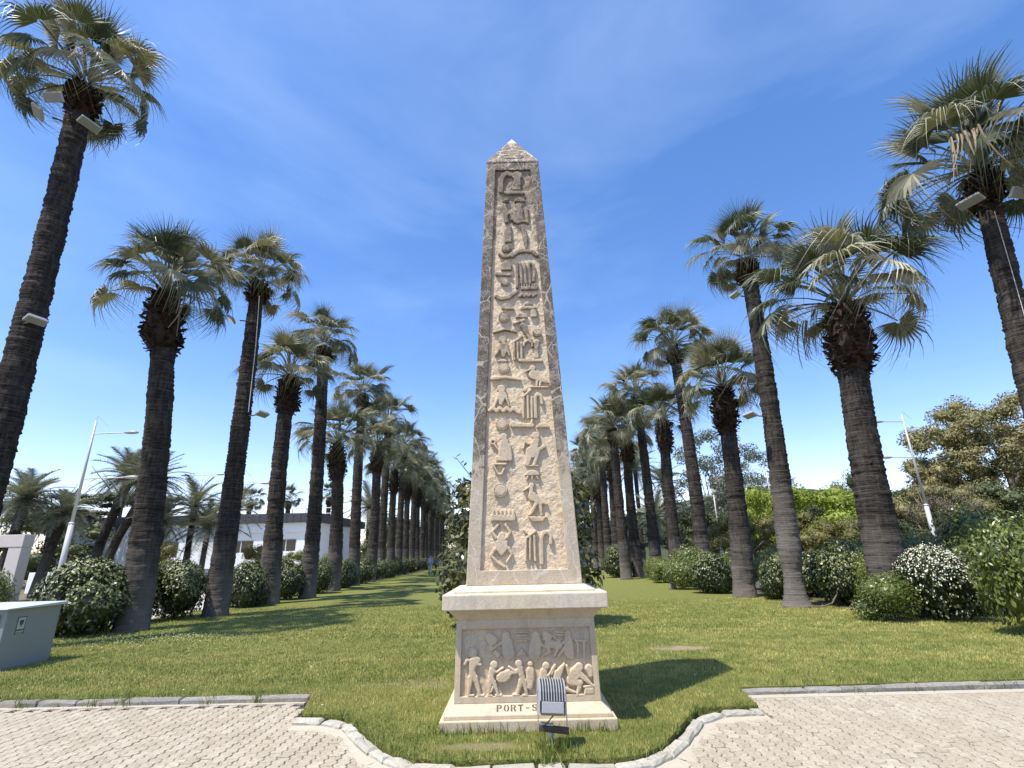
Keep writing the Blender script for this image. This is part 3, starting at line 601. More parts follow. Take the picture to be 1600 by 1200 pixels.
('D','carved_woman',[('c',0.041,0.041,[(-0.21,0.824)]),('c',0.05,0.059,[(-0.201,0.768),(-0.186,0.656)]),('c',0.018,0.014,[(-0.225,0.774),(-0.285,0.743),(-0.345,0.707)]),('c',0.024,0.024,[(-0.322,0.664),(-0.298,0.642)])]),
('D','carved_stack',[('c',0.01,0.01,[(-0.11,0.855),(0.027,0.85)]),('c',0.01,0.01,[(-0.111,0.824),(0.026,0.819)]),('c',0.011,0.011,[(-0.1,0.772),(0.013,0.768)])]),
('D','carved_tent',[('p',[(-0.11,0.628),(-0.048,0.711),(0.011,0.625)])]),
('D','carved_woman',[('c',0.043,0.043,[(0.105,0.816)]),('c',0.054,0.061,[(0.108,0.762),(0.086,0.655)]),('c',0.019,0.014,[(0.143,0.739),(0.212,0.706)]),('c',0.031,0.031,[(0.058,0.622)])]),
('D','carved_ox',[('p',[(0.177,0.857),(0.231,0.862),(0.283,0.812),(0.274,0.764),(0.179,0.766)]),('c',0.04,0.031,[(0.238,0.737),(0.355,0.719)]),('c',0.019,0.012,[(0.224,0.706),(0.246,0.663),(0.173,0.622)]),('c',0.017,0.012,[(0.336,0.693),(0.297,0.619)]),('c',0.014,0.011,[(0.357,0.756),(0.288,0.812)])]),
('D','carved_stack',[('c',0.01,0.01,[(0.296,0.849),(0.404,0.844)]),('c',0.01,0.01,[(0.307,0.822),(0.396,0.818)])]),
('D','carved_woman',[('c',0.038,0.038,[(0.446,0.821)]),('c',0.043,0.05,[(0.45,0.755),(0.452,0.643)]),('c',0.015,0.012,[(0.423,0.761),(0.38,0.735)]),('c',0.017,0.014,[(0.401,0.691),(0.338,0.618)]),('c',0.028,0.028,[(0.468,0.611)])]),
('D','carved_table',[('c',0.011,0.011,[(0.518,0.762),(0.637,0.757)]),('c',0.013,0.012,[(0.545,0.753),(0.545,0.604)]),('c',0.013,0.012,[(0.614,0.751),(0.606,0.602)])]),
('D','carved_text',[('c',0.005,0.005,[(-0.632,0.873),(-0.619,0.868)]),('c',0.005,0.005,[(-0.633,0.848),(-0.623,0.837)]),('c',0.005,0.005,[(-0.628,0.825),(-0.62,0.819)]),('c',0.005,0.005,[(-0.632,0.802),(-0.616,0.788)]),('c',0.005,0.005,[(-0.627,0.774),(-0.622,0.772)]),('c',0.005,0.005,[(-0.631,0.751),(-0.621,0.742)]),('c',0.005,0.005,[(-0.588,0.873),(-0.581,0.861)]),('c',0.005,0.005,[(-0.591,0.848),(-0.58,0.844)]),('c',0.005,0.005,[(-0.587,0.82),(-0.58,0.818)]),('c',0.005,0.005,[(-0.588,0.798),(-0.583,0.788)]),('c',0.005,0.005,[(-0.59,0.775),(-0.581,0.769)]),('c',0.005,0.005,[(-0.593,0.753),(-0.583,0.75)]),('c',0.005,0.005,[(-0.553,0.868),(-0.537,0.862)]),('c',0.005,0.005,[(-0.55,0.846),(-0.544,0.842)]),('c',0.005,0.005,[(-0.551,0.823),(-0.541,0.817)]),('c',0.005,0.005,[(-0.551,0.796),(-0.538,0.79)]),('c',0.005,0.005,[(-0.547,0.777),(-0.535,0.77)]),('c',0.005,0.005,[(-0.548,0.75),(-0.537,0.746)])]),
('D','carved_text',[('c',0.005,0.005,[(0.528,0.867),(0.545,0.857)]),('c',0.005,0.005,[(0.532,0.842),(0.537,0.833)]),('c',0.005,0.005,[(0.524,0.824),(0.533,0.813)]),('c',0.005,0.005,[(0.526,0.799),(0.535,0.791)]),('c',0.005,0.005,[(0.524,0.782),(0.536,0.777)]),('c',0.005,0.005,[(0.569,0.863),(0.582,0.864)]),('c',0.005,0.005,[(0.565,0.846),(0.576,0.839)]),('c',0.005,0.005,[(0.566,0.825),(0.573,0.816)]),('c',0.005,0.005,[(0.564,0.804),(0.58,0.797)]),('c',0.005,0.005,[(0.566,0.781),(0.579,0.772)]),('c',0.005,0.005,[(0.608,0.862),(0.624,0.858)]),('c',0.005,0.005,[(0.611,0.844),(0.615,0.837)]),('c',0.005,0.005,[(0.606,0.822),(0.622,0.815)]),('c',0.005,0.005,[(0.604,0.797),(0.613,0.793)]),('c',0.005,0.005,[(0.602,0.78),(0.618,0.775)])])]

for crop, name, pr in GLYPHS:
    if crop == 'S':
        if name == 'carved_cartouche':
            k = (ST)/(8.10-7.325); pfy2 = lambda z: -(ST-(z-7.325)*k)
            relief(name, pr, pfy2, .002, .014, M['frame_stone'], pyr, .007, .012); continue
        relief(name, pr, fy, .036, .037, M['glyph_stone'], shaft, .0065, .013, ring=name in ('carved_disc',))
    elif name == 'carved_text': relief(name, pr, pfy, .036, .006, M['relief_stone'], ped, .004, .006)
    else:
        low = np.mean([z for p in pr for z in ([q_[1] for q_ in p[3]] if p[0] == 'c' else [q_[1] for q_ in p[1]])])
        relief(name, pr, pfy, .036, .040 if low < .62 else .028, M['relief_stone'], ped, .005, .022)
# lettering on the sloping moulding
LET = {
 'P': [[(0,0),(.26,0),(.26,1),(0,1)],[(.34,1),(.58,.96),(.76,.82),(.76,.58),(.58,.44),(.34,.40),(.34,.54),(.46,.56),(.52,.64),(.52,.76),(.46,.84),(.34,.86)]],
 'O': [[(.36,0),(.36,.13),(.26,.25),(.24,.5),(.26,.75),(.36,.87),(.36,1),(.14,.9),(0,.65),(0,.35),(.14,.1)],[(.44,0),(.44,.13),(.54,.25),(.56,.5),(.54,.75),(.44,.87),(.44,1),(.66,.9),(.8,.65),(.8,.35),(.66,.1)]],
 'R': [[(0,0),(.24,0),(.24,1),(0,1)],[(.32,1),(.58,.96),(.74,.82),(.74,.62),(.6,.5),(.8,0),(.54,0),(.40,.44),(.32,.44),(.32,.56),(.44,.58),(.50,.66),(.50,.78),(.44,.85),(.32,.87)]],
 'T': [[(.27,0),(.53,0),(.53,.80),(.27,.80)],[(0,.82),(.8,.82),(.8,1),(0,1)]],
 '-': [[(.12,.40),(.68,.40),(.68,.54),(.12,.54)]],
 'S': [[(.36,0),(.36,.14),(.22,.18),(.20,.30),(0,.30),(.04,.1),(.18,.0)],[(.44,0),(.66,.05),(.8,.2),(.78,.42),(.60,.55),(.30,.66),(.24,.76),(.36,.86),(.36,1),(.14,.95),(0,.8),(.02,.62),(.2,.48),(.50,.36),(.56,.25),(.44,.14)],[(.44,1),(.44,.86),(.56,.80),(.58,.70),(.78,.70),(.74,.9),(.62,1)]],
 'A': [[(0,0),(.22,0),(.40,.72),(.38,1),(.30,1)],[(.80,0),(.56,0),(.42,.72),(.44,1),(.52,1)],[(.27,.22),(.53,.22),(.49,.36),(.31,.36)]],
 'I': [[(.26,0),(.54,0),(.54,1),(.26,1)]],
 'D': [[(0,0),(.26,0),(.26,1),(0,1)],[(.34,0),(.60,.06),(.80,.3),(.80,.7),(.60,.94),(.34,1),(.34,.86),(.50,.78),(.56,.6),(.56,.4),(.50,.22),(.34,.14)]]}
ins = empty('inscription', None, None); ins.parent = base
sl_n = Vector((0, -.085, .093)).normalized(); sl_u = Vector((0, .093, .085)).normalized()
for i, ch in enumerate('PORT-SAID'):
    lb = MB()
    for poly in LET[ch]:
        n = len(poly); base_p = Vector((-.315+i*.0715, -.845+.093*.30, .120+.085*.30))
        P = [base_p+Vector((x*.070, 0, 0))+sl_u*(y*.070) for x, y in poly]
        lb.add([p+sl_n*.0015 for p in P]+[p-sl_n*.004 for p in P], [tuple(range(n))]+[(k, n+k, n+(k+1) % n, (k+1) % n) for k in range(n)])
    lb.build('letter', M['letter_black'], ins)

# ------------------------------------------------------------------ fan palms
def fan_frond(name, seed, lp, Lb, spread, pitch, sag, tip, cup, mat, n=42, hang=.0):
    rs = np.random.RandomState(seed); v = []; f = []
    # petiole
    for i in range(5):
        t = i/4; x = lp*t; z = .10*math.sin(t*2.2)*lp-.10*t*t*lp; w = .034*(1-.55*t)
        v += [(x, -w, z), (x, w, z), (x, 0, z-w*.9)]
        if i:
            b = (i-1)*3
            for k in range(3): f.append((b+k, b+(k+1) % 3, b+3+(k+1) % 3, b+3+k))
    hx, hz = lp, v[-1][2]
    dang = 2*spread/n
    rows = (.05, .22, .38, .58, .80, 1.0)
    for k in range(n):
        a = -spread+dang*(k+.5); L_ = Lb*(.70+.30*math.cos(a*.62))*rs.uniform(.86, 1.06)
        tp = tip*rs.uniform(.4, 1.7); sway = rs.normal(0, .06); hg = rs.rand() < hang
        b = len(v)
        for j, t in enumerate(rows):
            r = t*L_; w = math.tan(dang/2)*min(r, .38*L_)*1.02
            if t > .38: w *= max(0.05, (1-t)/.62)*.66+.05
            aa = a+sway*max(0, t-.45)
            d = r-.0
            drop = sag*(t**2)*L_ + (tp*(max(0, t-.48)/.52)**1.7*L_)*(1.9 if hg else 1)
            short = 1-.30*tp*max(0, t-.5)-(.55*max(0, t-.55) if hg else 0)
            for s in (-1, 1):
                x = d*math.cos(aa)*short - s*w*math.sin(aa); y = d*math.sin(aa)*short + s*w*math.cos(aa)
                z = cup*abs(y)*.55 - drop + (.16*w/(dang*.5*Lb+1e-6)*.38*s*(1 if k % 2 else -1))
                # pitch the blade down about the hastula
                xx = x*math.cos(pitch)+z*math.sin(pitch); zz = -x*math.sin(pitch)+z*math.cos(pitch)
                v.append((hx+xx, y, hz+zz))
        for j in range(len(rows)-1):
            f.append((b+2*j, b+2*j+1, b+2*j+3, b+2*j+2))
    return mesh(name, v, f, mat)
FR_UP = [fan_frond('frond', s, 1.0, .95, R(66+8*s), R(2), .02, .10+.05*s, .22, M['frond'] if s < 3 else M['frond_pale']) for s in (1, 2, 3)]
FR_MID = [fan_frond('frond', 10+s, 1.12, .90, R(100), R(26), .10, .40, .15, M['frond'] if s % 2 else M['frond_pale'], hang=.14) for s in range(4)]
FR_LOW = [fan_frond('frond', 30+s, 1.15, .90, R(108), R(48), .16, .48, .05, M['frond_pale'] if s % 3 else M['frond'], hang=.30) for s in range(4)]
STRIP = []
def strip_mesh(seed):
    r = np.random.RandomState(seed); b = MB()
    for k in range(9):
        y = r.uniform(-.25, .25); x = r.uniform(-.1, .1); ln = r.uniform(.5, 1.5); sw = r.uniform(-.35, .35); w = r.uniform(.012, .03); P = []
        for j in range(6):
            t = j/5; P += [(x+.25*math.sin(t*1.6), y+sw*t*t-w*(1-.7*t), -ln*t), (x+.25*math.sin(t*1.6)+.01, y+sw*t*t+w*(1-.7*t), -ln*t)]
        b.add(P, [(2*j, 2*j+1, 2*j+3, 2*j+2) for j in range(5)])
    return mesh('dry_leaf_strip', b.v, b.f, M['frond_dead'])
STRIP = [strip_mesh(s) for s in (1, 2, 3)]
FR_DEAD = [fan_frond('dead_frond', 50, 1.1, .95, R(34), R(38), .25, .8, .0, M['frond_dead'], n=13, hang=.6)]
def boot_mesh(seed, length, r0_, r1_, lean):
    """ragged collar of old leaf bases"""
    rs = np.random.RandomState(seed); mbx = MB()
    prof = [(0, r0_*.98), (.10, r0_*1.15), (.26, r1_*.98), (.62, r1_*1.0), (.84, r1_*.84), (1.02, r1_*.62), (1.18, r1_*.2)]
    n = 14; v = []; f = []
    for t, rr in prof:
        for k in range(n):
            a = 2*math.pi*k/n; v.append((rr*.93*math.cos(a)*rs.uniform(.95,1.05)+lean[0]*(t-1)*length, rr*.93*math.sin(a)+lean[1]*(t-1)*length, (t-1)*length))
    for i in range(len(prof)-1):
        for k in range(n): f.append((i*n+k, i*n+(k+1) % n, (i+1)*n+(k+1) % n, (i+1)*n+k))
    mbx.add(v, f)
    m = int(430*max(.6, length/1.7))
    for i in range(m):
        t = rs.uniform(.02, 1.06); rr = np.interp(t, [p[0] for p in prof], [p[1] for p in prof]); a = rs.uniform(0, 2*math.pi)
        out = rs.uniform(.05, .19); up = rs.uniform(.05, .17)*(1 if rs.rand() > .4 else -.7); w = rs.uniform(.035, .085)
        ca, sa = math.cos(a), math.sin(a); c0 = Vector((rr*.90*ca, rr*.90*sa, (t-1)*length)); tx = Vector((-sa, ca, 0))
        o_ = Vector((ca, sa, 0)); tilt = rs.uniform(-.05, .05)
        P = [c0-tx*w, c0+tx*w, c0+o_*out*.8+tx*w*.8+Vector((0,0,up*.6+tilt)), c0+o_*(out+.02)+Vector((0,0,up)), c0+o_*out*.8-tx*w*.8+Vector((0,0,up*.6-tilt))]
        sh = Vector((lean[0]*(t-1)*length, lean[1]*(t-1)*length, 0))
        mbx.add([p+sh for p in P], [(0,1,2,3,4)])
    return mbx
def trunk_mesh(h, d0, d1, lean, seed, bulge=1.0, seg=22, worn=0):
    mat = M['bark_worn'] if worn else M['bark']
    rs = np.random.RandomState(seed); step = .05; nz = int(h/step)
    t = np.linspace(0, 1, nz); z = t*h
    rad = (d0+(d1-d0)*np.clip(t*1.05, 0, 1)**.8)/2
    rad = rad*(1+.16*np.exp(-((z-1.6)/1.3)**2)*bulge*.5) * (1+.10*np.exp(-z/.22))
    rad = rad*(1-worn*np.exp(-((z-.75)/.55)**2))*(1+worn*.9*np.exp(-z/.18))
    ring = (.008*((np.arange(nz) % 2)*2-1)*rs.uniform(-.2, 1.3, nz)+rs.normal(0, .007, nz)+.010*np.interp(np.arange(nz), np.arange(0, nz+9, 4), rs.normal(0, 1, len(np.arange(0, nz+9, 4)))))*(.5+.5*np.clip(z/3, 0, 1))
    ang = np.linspace(0, 2*math.pi, seg, endpoint=False)
    rr = rad[:,None]+ring[:,None]*rs.uniform(.6, 1.3, (nz, seg))+rs.normal(0, .007, (nz, seg))
    lump = 1+.05*np.sin(ang*3+seed)[None]*np.exp(-z/1.2)[:,None]
    bend = lean[2]*np.sin(t*math.pi)                         # a slight bow
    X = rr*lump*np.cos(ang)[None]+(lean[0]*t**1.25+bend)[:,None]; Y = rr*lump*np.sin(ang)[None]+(lean[1]*t)[:,None]
    Z = np.repeat(z[:,None], seg, 1)+rs.normal(0, .008, (nz, seg))
    v = np.stack([X, Y, Z], -1).reshape(-1, 3); i = np.arange(nz*seg).reshape(nz, seg)
    f = np.stack([i[:-1], np.roll(i[:-1], -1, 1), np.roll(i[1:], -1, 1), i[1:]], -1).reshape(-1, 4)
    return mesh('trunk', v, f, mat, False)
def fan_palm(label, base_xy, top, kind, d0, d1, rc, nf, seed, group, name='fan_palm', dead=0):
    """top = (x, y, z) of the crown's heart in the world"""
    rs = random.Random(seed); bx, by = base_xy; lx, ly, h = top[0]-bx, top[1]-by, top[2]
    root = empty(name, label, 'palm tree', (bx, by, 0), 0, group)
    short = kind == 'short'
    cl = (1.75 if short else .95)*rs.uniform(.92, 1.1)*(rc/2.2)**.5
    obj('trunk', trunk_mesh(h-.1, d0, d1, (lx, ly, rs.uniform(-.12, .12)), seed, 1.0 if short else .6, worn=.22 if 'worn' in label else 0), root)
    lean = (lx/h*1.2, ly/h)
    r1 = (d1*.5*1.62 if short else d1*.5*1.40)
    bo = boot_mesh(seed, cl, d1*.5, r1, lean).build('leaf_base_collar', M['boot'], root, loc=(lx, ly, h+.02))
    s0 = rc/1.95
    ga = 2.39996
    nf += 5
    for i in range(nf):
        t = (i+.5)/nf; el = lerp(86, -8 if short else -24, t**.95)+rs.uniform(-11, 11)
        az = i*ga+rs.uniform(-.4, .4)
        me = rs.choice(FR_UP) if el > 46 else rs.choice(FR_MID) if el > 10 else rs.choice(FR_LOW)
        s = s0*rs.uniform(.74, 1.14)*(.95 if el > 60 else 1)
        Mx = Euler((0, 0, az)).to_matrix() @ Euler((0, R(-el), 0)).to_matrix() @ Euler((rs.uniform(-.7, .7), 0, 0)).to_matrix()
        rr = d1*.28
        o = obj('frond', me, root, (lx+rr*math.cos(az)*math.cos(R(el)), ly+rr*math.sin(az)*math.cos(R(el)), h+.48-.28*t), Mx.to_euler(), s)
    for i in range(7 if rc > 2.6 and d0 > .5 and by < 20 else 3 if by < 30 else 0):
        az = rs.uniform(0, 6.28); rr = rc*rs.uniform(.25, .72)
        obj('dry_leaf_strip', STRIP[i % 3], root, (lx+rr*math.cos(az), ly+rr*math.sin(az), h+rs.uniform(-.25, .35)), (0, 0, az), rs.uniform(.6, 1.15))
    for i in range(dead if not STRIP else 0):
        az = rs.uniform(0, 6.28); el = rs.uniform(-70, -45)
        Mx = Euler((0, 0, az)).to_matrix() @ Euler((0, R(-el), 0)).to_matrix()
        obj('dead_frond', FR_DEAD[0], root, (lx+d1*.5*math.cos(az), ly+d1*.5*math.sin(az), h-.1), Mx.to_euler(), s0*rs.uniform(.75, 1))
    return root
GL, GR = 'fan palms of the left row', 'fan palms of the right row'
PALMS = [  # label, base, crown heart, kind, d0, d1, crown radius, fronds, seed
 ('very tall fan palm at the left edge of the picture, trunk partly cut off', (-11.25,11.0), (-11.85,11.0,14.3), 'tall', .72, .52, 2.3, 34, 1, GL),
 ('short thick fan palm with a shaggy dark collar, nearest short one on the left', (-9.86,14.31), (-10.8,14.31,9.5), 'short', .74, .62, 2.3, 36, 2, GL),
 ('tall slim fan palm with a pale cable down its trunk, third from the left edge', (-9.48,17.5), (-9.72,17.5,11.75), 'tall', .72, .50, 1.95, 38, 3, GL),
 ('short fan palm with a shaggy collar, just right of the cabled tall palm', (-9.73,21.69), (-10.0,21.69,9.25), 'short', .74, .60, 2.1, 36, 4, GL),
 ('tall fan palm in the middle of the left row, fifth from the left edge', (-9.23,24.31), (-9.62,24.31,11.9), 'tall', .70, .52, 2.1, 38, 5, GL),
 ('short fan palm with a low shaggy crown, sixth from the left edge', (-9.72,29.0), (-10.1,29.0,7.7), 'short', .74, .60, 2.5, 38, 6, GL),
 ('tall fan palm, seventh from the left edge', (-10.01,33.6), (-10.3,33.6,12.2), 'tall', .72, .54, 2.6, 38, 7, GL),
 ('short fan palm, eighth from the left edge', (-10.24,38.2), (-10.3,38.2,9.3), 'short', .74, .60, 2.6, 36, 8, GL),
 ('very tall fan palm at the right edge of the picture, twin floodlights under its crown', (11.2,11.0), (12.3,11.0,10.7), 'tall', .60, .48, 2.75, 40, 21, GR),
 ('leaning thick short fan palm with very shaggy dark collar, second from the right edge', (9.51,14.04), (10.1,14.04,8.4), 'short', .86, .74, 2.8, 40, 22, GR),
 ('tall fan palm with worn pale foot and a trunk lamp, third from the right edge', (8.26,16.47), (8.70,16.47,11.6), 'tall', .68, .50, 2.0, 36, 23, GR),
 ('short fan palm with grey ringed trunk and shaggy collar, fourth from the right edge', (8.26,20.03), (8.60,20.03,7.75), 'short', .76, .58, 2.15, 36, 24, GR),
 ('tall fan palm rising above its neighbours, fifth from the right edge', (9.41,27.27), (9.30,27.27,12.6), 'tall', .74, .56, 2.4, 38, 25, GR),
 ('short fan palm with a narrow shaggy collar, sixth from the right edge', (9.26,31.15), (9.35,31.15,9.2), 'short', .74, .58, 2.5, 38, 26, GR),
 ('tall fan palm, seventh from the right edge', (8.88,34.56), (8.75,34.56,11.9), 'tall', .72, .54, 2.6, 38, 27, GR),
 ('short fan palm with a dark collar, eighth from the right edge', (8.22,36.79), (8.2,36.79,9.4), 'short', .74, .58, 2.6, 36, 28, GR),
 ('pale trunked fan palm nearest the lawn in the far half of the right row', (6.8,33.85), (6.75,33.85,9.4), 'tall', .70, .52, 2.4, 36, 29, GR),
]
for a in PALMS: fan_palm(*a)
rs_ = random.Random(77)
ORD = ['ninth','tenth','eleventh','twelfth','thirteenth','fourteenth','fifteenth','sixteenth','seventeenth','eighteenth','nineteenth','twentieth','twenty-first','twenty-second']
for i in range(14):
    y = 42.4+i*3.7; sh = i % 2 == 1; h = (9.0 if sh else 12.0)+rs_.uniform(-.5, .6)
    fan_palm(('short' if sh else 'tall')+' distant fan palm, '+ORD[i]+' of the left row counted from the left edge', (-10.55-i*.14+rs_.uniform(-.1,.1), y), (-10.6-i*.14, y, h), 'short' if sh else 'tall', .70, .52, 2.75, 34, 100+i, GL)
for i in range(7):
    y = 42+i*4.7; sh = i % 2 == 0; h = (8.6 if sh else 11.0)+rs_.uniform(-.5, .6)
    fan_palm(('short' if sh else 'tall')+' distant fan palm, '+ORD[i+1]+' of the right row counted from the right edge', (7.9+i*.12, y), (8.0+i*.12, y, h), 'short' if sh else 'tall', .70, .52, 2.75, 34, 200+i, GR)

# ------------------------------------------------------------------ leaf clouds: shrubs and trees
def leaf_cloud(name, clumps, n, ll, lw, seed, mat, shell=.35, up=.35, flat=1.0, ground=None, core=True, extra=None):
    """clumps: (x,y,z,rx,ry,rz). n leaves as folded diamonds spread through the outer shell of the clumps"""
    rs = np.random.RandomState(seed); C_ = np.array(clumps, float)
    vol = (C_[:,3]*C_[:,4]+C_[:,3]*C_[:,5]+C_[:,4]*C_[:,5]); which = rs.choice(len(C_), n, p=vol/vol.sum())
    d = rs.normal(size=(n, 3)); d /= np.linalg.norm(d, axis=1)[:,None]
    r = 1-shell*rs.rand(n)**1.6+rs.normal(0, .03, n)
    c = C_[which]; P = c[:,:3]+d*c[:,3:]*r[:,None]
    if ground is not None:
        k = P[:,2] > ground; P, d = P[k], d[k]
    # drop leaves deep inside other clumps
    inner = np.zeros(len(P), bool)
    for q_ in C_: inner |= (((P-q_[:3])/q_[3:])**2).sum(1) < (1-shell*1.15)**2
    P, d = P[~inner], d[~inner]; n = len(P)
    nrm = d*np.array([1, 1, flat])+rs.normal(0, .55, (n, 3))+np.array([0, 0, up]); nrm /= np.linalg.norm(nrm, axis=1)[:,None]
    a = np.cross(nrm, rs.normal(size=(n, 3))); a /= np.linalg.norm(a, axis=1)[:,None]; b = np.cross(nrm, a)
    l = (ll*rs.uniform(.6, 1.25, n))[:,None]; w = (lw*rs.uniform(.7, 1.2, n))[:,None]
    V = np.stack([P-a*l*.5, P+b*w*.5-nrm*w*.12, P+a*l*.5-nrm*l*.10, P-b*w*.5-nrm*w*.12], 1).reshape(-1, 3)
    i = np.arange(n)[:,None]*4; F = np.concatenate([np.concatenate([i, i+1, i+2], 1), np.concatenate([i, i+2, i+3], 1)])
    if core:
        ico = bmesh.new(); bmesh.ops.create_icosphere(ico, subdivisions=2, radius=1)
        iv = np.array([v.co[:] for v in ico.verts]); ifc = np.array([[v.index for v in f.verts] for f in ico.faces]); ico.free()
        Vs, Fs = [V], [F]; off = len(V)
        for q_ in C_:
            vv = iv*q_[3:]*(1-shell*.9)*rs.uniform(.93, 1.05, (len(iv), 1))+q_[:3]
            if ground is not None: vv[:,2] = np.maximum(vv[:,2], ground)
            Vs.append(vv); Fs.append(ifc+off); off += len(vv)
        V = np.concatenate(Vs); F = np.concatenate(Fs)
    return mesh(name, V, F, mat)
def with_mat(o, mat):
    o.material_slots[0].link = 'OBJECT'; o.material_slots[0].material = mat; return o
def lumpy(seed, n, rx, ry, rz, zc, rr=(.45,.62)):
    r = random.Random(seed); out = []
    for i in range(n):
        a = i*2.4; t = r.uniform(.25, .60); el = r.uniform(-.7, 1.2); k = r.uniform(*rr)
        out.append((math.cos(a)*math.cos(el)*rx*t, math.sin(a)*math.cos(el)*ry*t, zc+math.sin(el)*rz*t, rx*k, ry*k, rz*k))
    return out
BALL = [leaf_cloud('foliage', [(0,0,.52,.80,.80,.60)]+lumpy(s, 7, .95, .95, .72, .55), 8200, .088, .050, s, M['hedge'], shell=.26, ground=.02) for s in (1, 2, 3)]
WILD = [leaf_cloud('foliage', [(0,0,.50,.75,.75,.55)]+lumpy(s, 12, 1.12, 1.12, .92, .55, (.28,.5)), 10000, .078, .036, s, M['hedge_wild'], shell=.38, ground=.02) for s in (11, 12)]
def tips_mesh(me_src, seed, n, mat_l, name, size, zmin):
    """pale young leaves or flowers sitting on the outside of a ball"""
    rs = np.random.RandomState(seed); V = []; F = []
    nv = len(me_src.vertices); co = np.empty(nv*3, np.float32); me_src.vertices.foreach_get('co', co); co = co.reshape(-1, 3)
    c0 = np.array([0, 0, .5]); dist = np.linalg.norm((co-c0)/np.array([1,1,.75]), axis=1); ok = np.nonzero((dist > np.percentile(dist, 62)) & (co[:,2] > zmin))[0]
    pick = rs.choice(ok, n)
    for j, p in enumerate(co[pick]):
        d = (p-c0)/np.linalg.norm(p-c0)+np.array([0, 0, .35])+rs.normal(0, .25, 3); d /= np.linalg.norm(d)
        a = np.cross(d, rs.normal(size=3)); a /= np.linalg.norm(a); b = np.cross(d, a); s = size*rs.uniform(.6, 1.3); q_ = p+d*.015
        V += [q_-a*s, q_+b*s*.6, q_+a*s+d*s*.3, q_-b*s*.6]; F.append((4*j, 4*j+1, 4*j+2, 4*j+3))
    return mesh(name, np.array(V), np.array(F), mat_l)
TIPS = [tips_mesh(BALL[k], 5+k, 1500, M['hedge_light'], 'young_leaves', .028, .42) for k in range(3)]
FLOW = [tips_mesh(BALL[k], 15+k, 3000, M['petal'], 'blossom', .0175, .06) for k in range(3)]
STEM = MB()
for k in range(5):
    a = k*1.26; STEM.tube([(0.05*math.cos(a), .05*math.sin(a), -.05), (.16*math.cos(a), .16*math.sin(a), .25), (.40*math.cos(a), .40*math.sin(a), .7)], [.028, .02, .01], 5)
stem_me = mesh('stem', STEM.v, STEM.f, M['wood'])
def shrub(name, label, x, y, rx, ry, h, kind, seed, group=None, cat='shrub'):
    k = seed % 3; root = empty(name, label, cat, (x, y, 0), 0, group); rz = seed*1.1
    sc_ = (rx/1.0, ry/1.0, h/1.12)
    if kind == 'wild': obj('foliage', WILD[seed % 2], root, (0, 0, 0), (0, 0, rz), sc_); 
    else:
        obj('foliage', BALL[k], root, (0, 0, 0), (0, 0, rz), sc_)
        if kind == 'flower': obj('blossom', FLOW[k], root, (0, 0, 0), (0, 0, rz), sc_)
        else:
            obj('young_leaves', TIPS[k], root, (0, 0, 0), (0, 0, rz), sc_)
    obj('stem', stem_me, root, (0, 0, 0), (0, 0, rz), (rx*.8, ry*.8, h*.8))
    return root
SL, SR = 'clipped shrubs between the left palms', 'shrubs between the right palms'
shrub('clipped_shrub', 'biggest round clipped shrub, behind the grey cabinet and left of the nearest short palm', -10.85, 13.75, 1.28, 1.15, 1.74, 'ball', 0, SL)
shrub('clipped_shrub', 'slim clipped shrub seen just right of the nearest short palm trunk', -11.15, 16.0, .85, .85, 1.40, 'ball', 1, SL)
shrub('clipped_shrub', 'round clipped shrub left of the tall palm with the cable', -10.45, 17.0, 1.12, 1.0, 1.66, 'ball', 2, SL)
shrub('clipped_shrub', 'round clipped shrub between the cabled tall palm and the next short palm', -10.15, 20.6, 1.0, .95, 1.52, 'ball', 3, SL)
shrub('clipped_shrub', 'round clipped shrub between the fourth and the fifth palm of the left row', -9.95, 23.7, .98, .95, 1.50, 'ball', 4, SL)
shrub('clipped_shrub', 'round clipped shrub between the fifth and the sixth palm of the left row', -9.85, 27.2, .98, .95, 1.50, 'ball', 5, SL)
shrub('clipped_shrub', 'round clipped shrub between the sixth and the seventh palm of the left row', -9.95, 31.4, .98, .95, 1.52, 'ball', 6, SL)
shrub('clipped_shrub', 'round clipped shrub between the seventh and the eighth palm of the left row', -10.2, 36.0, 1.0, .95, 1.52, 'ball', 7, SL)
for i in range(10): shrub('clipped_shrub', 'distant clipped shrub just before the '+ORD[i]+' palm of the left row', -10.45-i*.14, 40.5+i*3.7, 1.02, .98, 1.52, 'ball', 8+i, SL)
shrub('clipped_shrub', 'round dark clipped shrub between the worn footed palm and the palm left of it', 8.95, 18.75, .78, .78, 1.42, 'ball', 0, SR)
shrub('clipped_shrub', 'broad dark clipped shrub just right of the worn footed palm', 9.75, 16.55, 1.12, 1.0, 1.62, 'ball', 1, SR)
shrub('wild_shrub', 'loose yellowish green shrub left of the thick leaning palm', 10.1, 15.7, .62, .6, 1.48, 'wild', 2, SR)
shrub('wild_shrub', 'low spreading shrub at the foot of the thick leaning palm', 8.72, 13.0, .88, .75, .98, 'wild', 3, SR)
shrub('flowering_shrub', 'round shrub covered all over in small white flowers', 9.85, 12.95, 1.02, .95, 1.60, 'flower', 2, SR)
shrub('wild_shrub', 'tall loose green shrub at the right edge of the picture', 9.75, 10.55, 1.22, 1.1, 2.08, 'wild', 4, SR)
shrub('wild_shrub', 'tall shrub with arching shoots behind the white flowered one', 12.6, 14.6, 1.7, 1.4, 2.45, 'wild', 5, SR)
shrub('clipped_shrub', 'dark shrub left of the fourth palm from the right edge', 7.85, 22.0, .98, .95, 1.52, 'ball', 3, SR)
shrub('wild_shrub', 'loose low shrub left of the dark one, a small white post on its left', 7.35, 24.4, .85, .9, 1.25, 'wild', 6, SR)
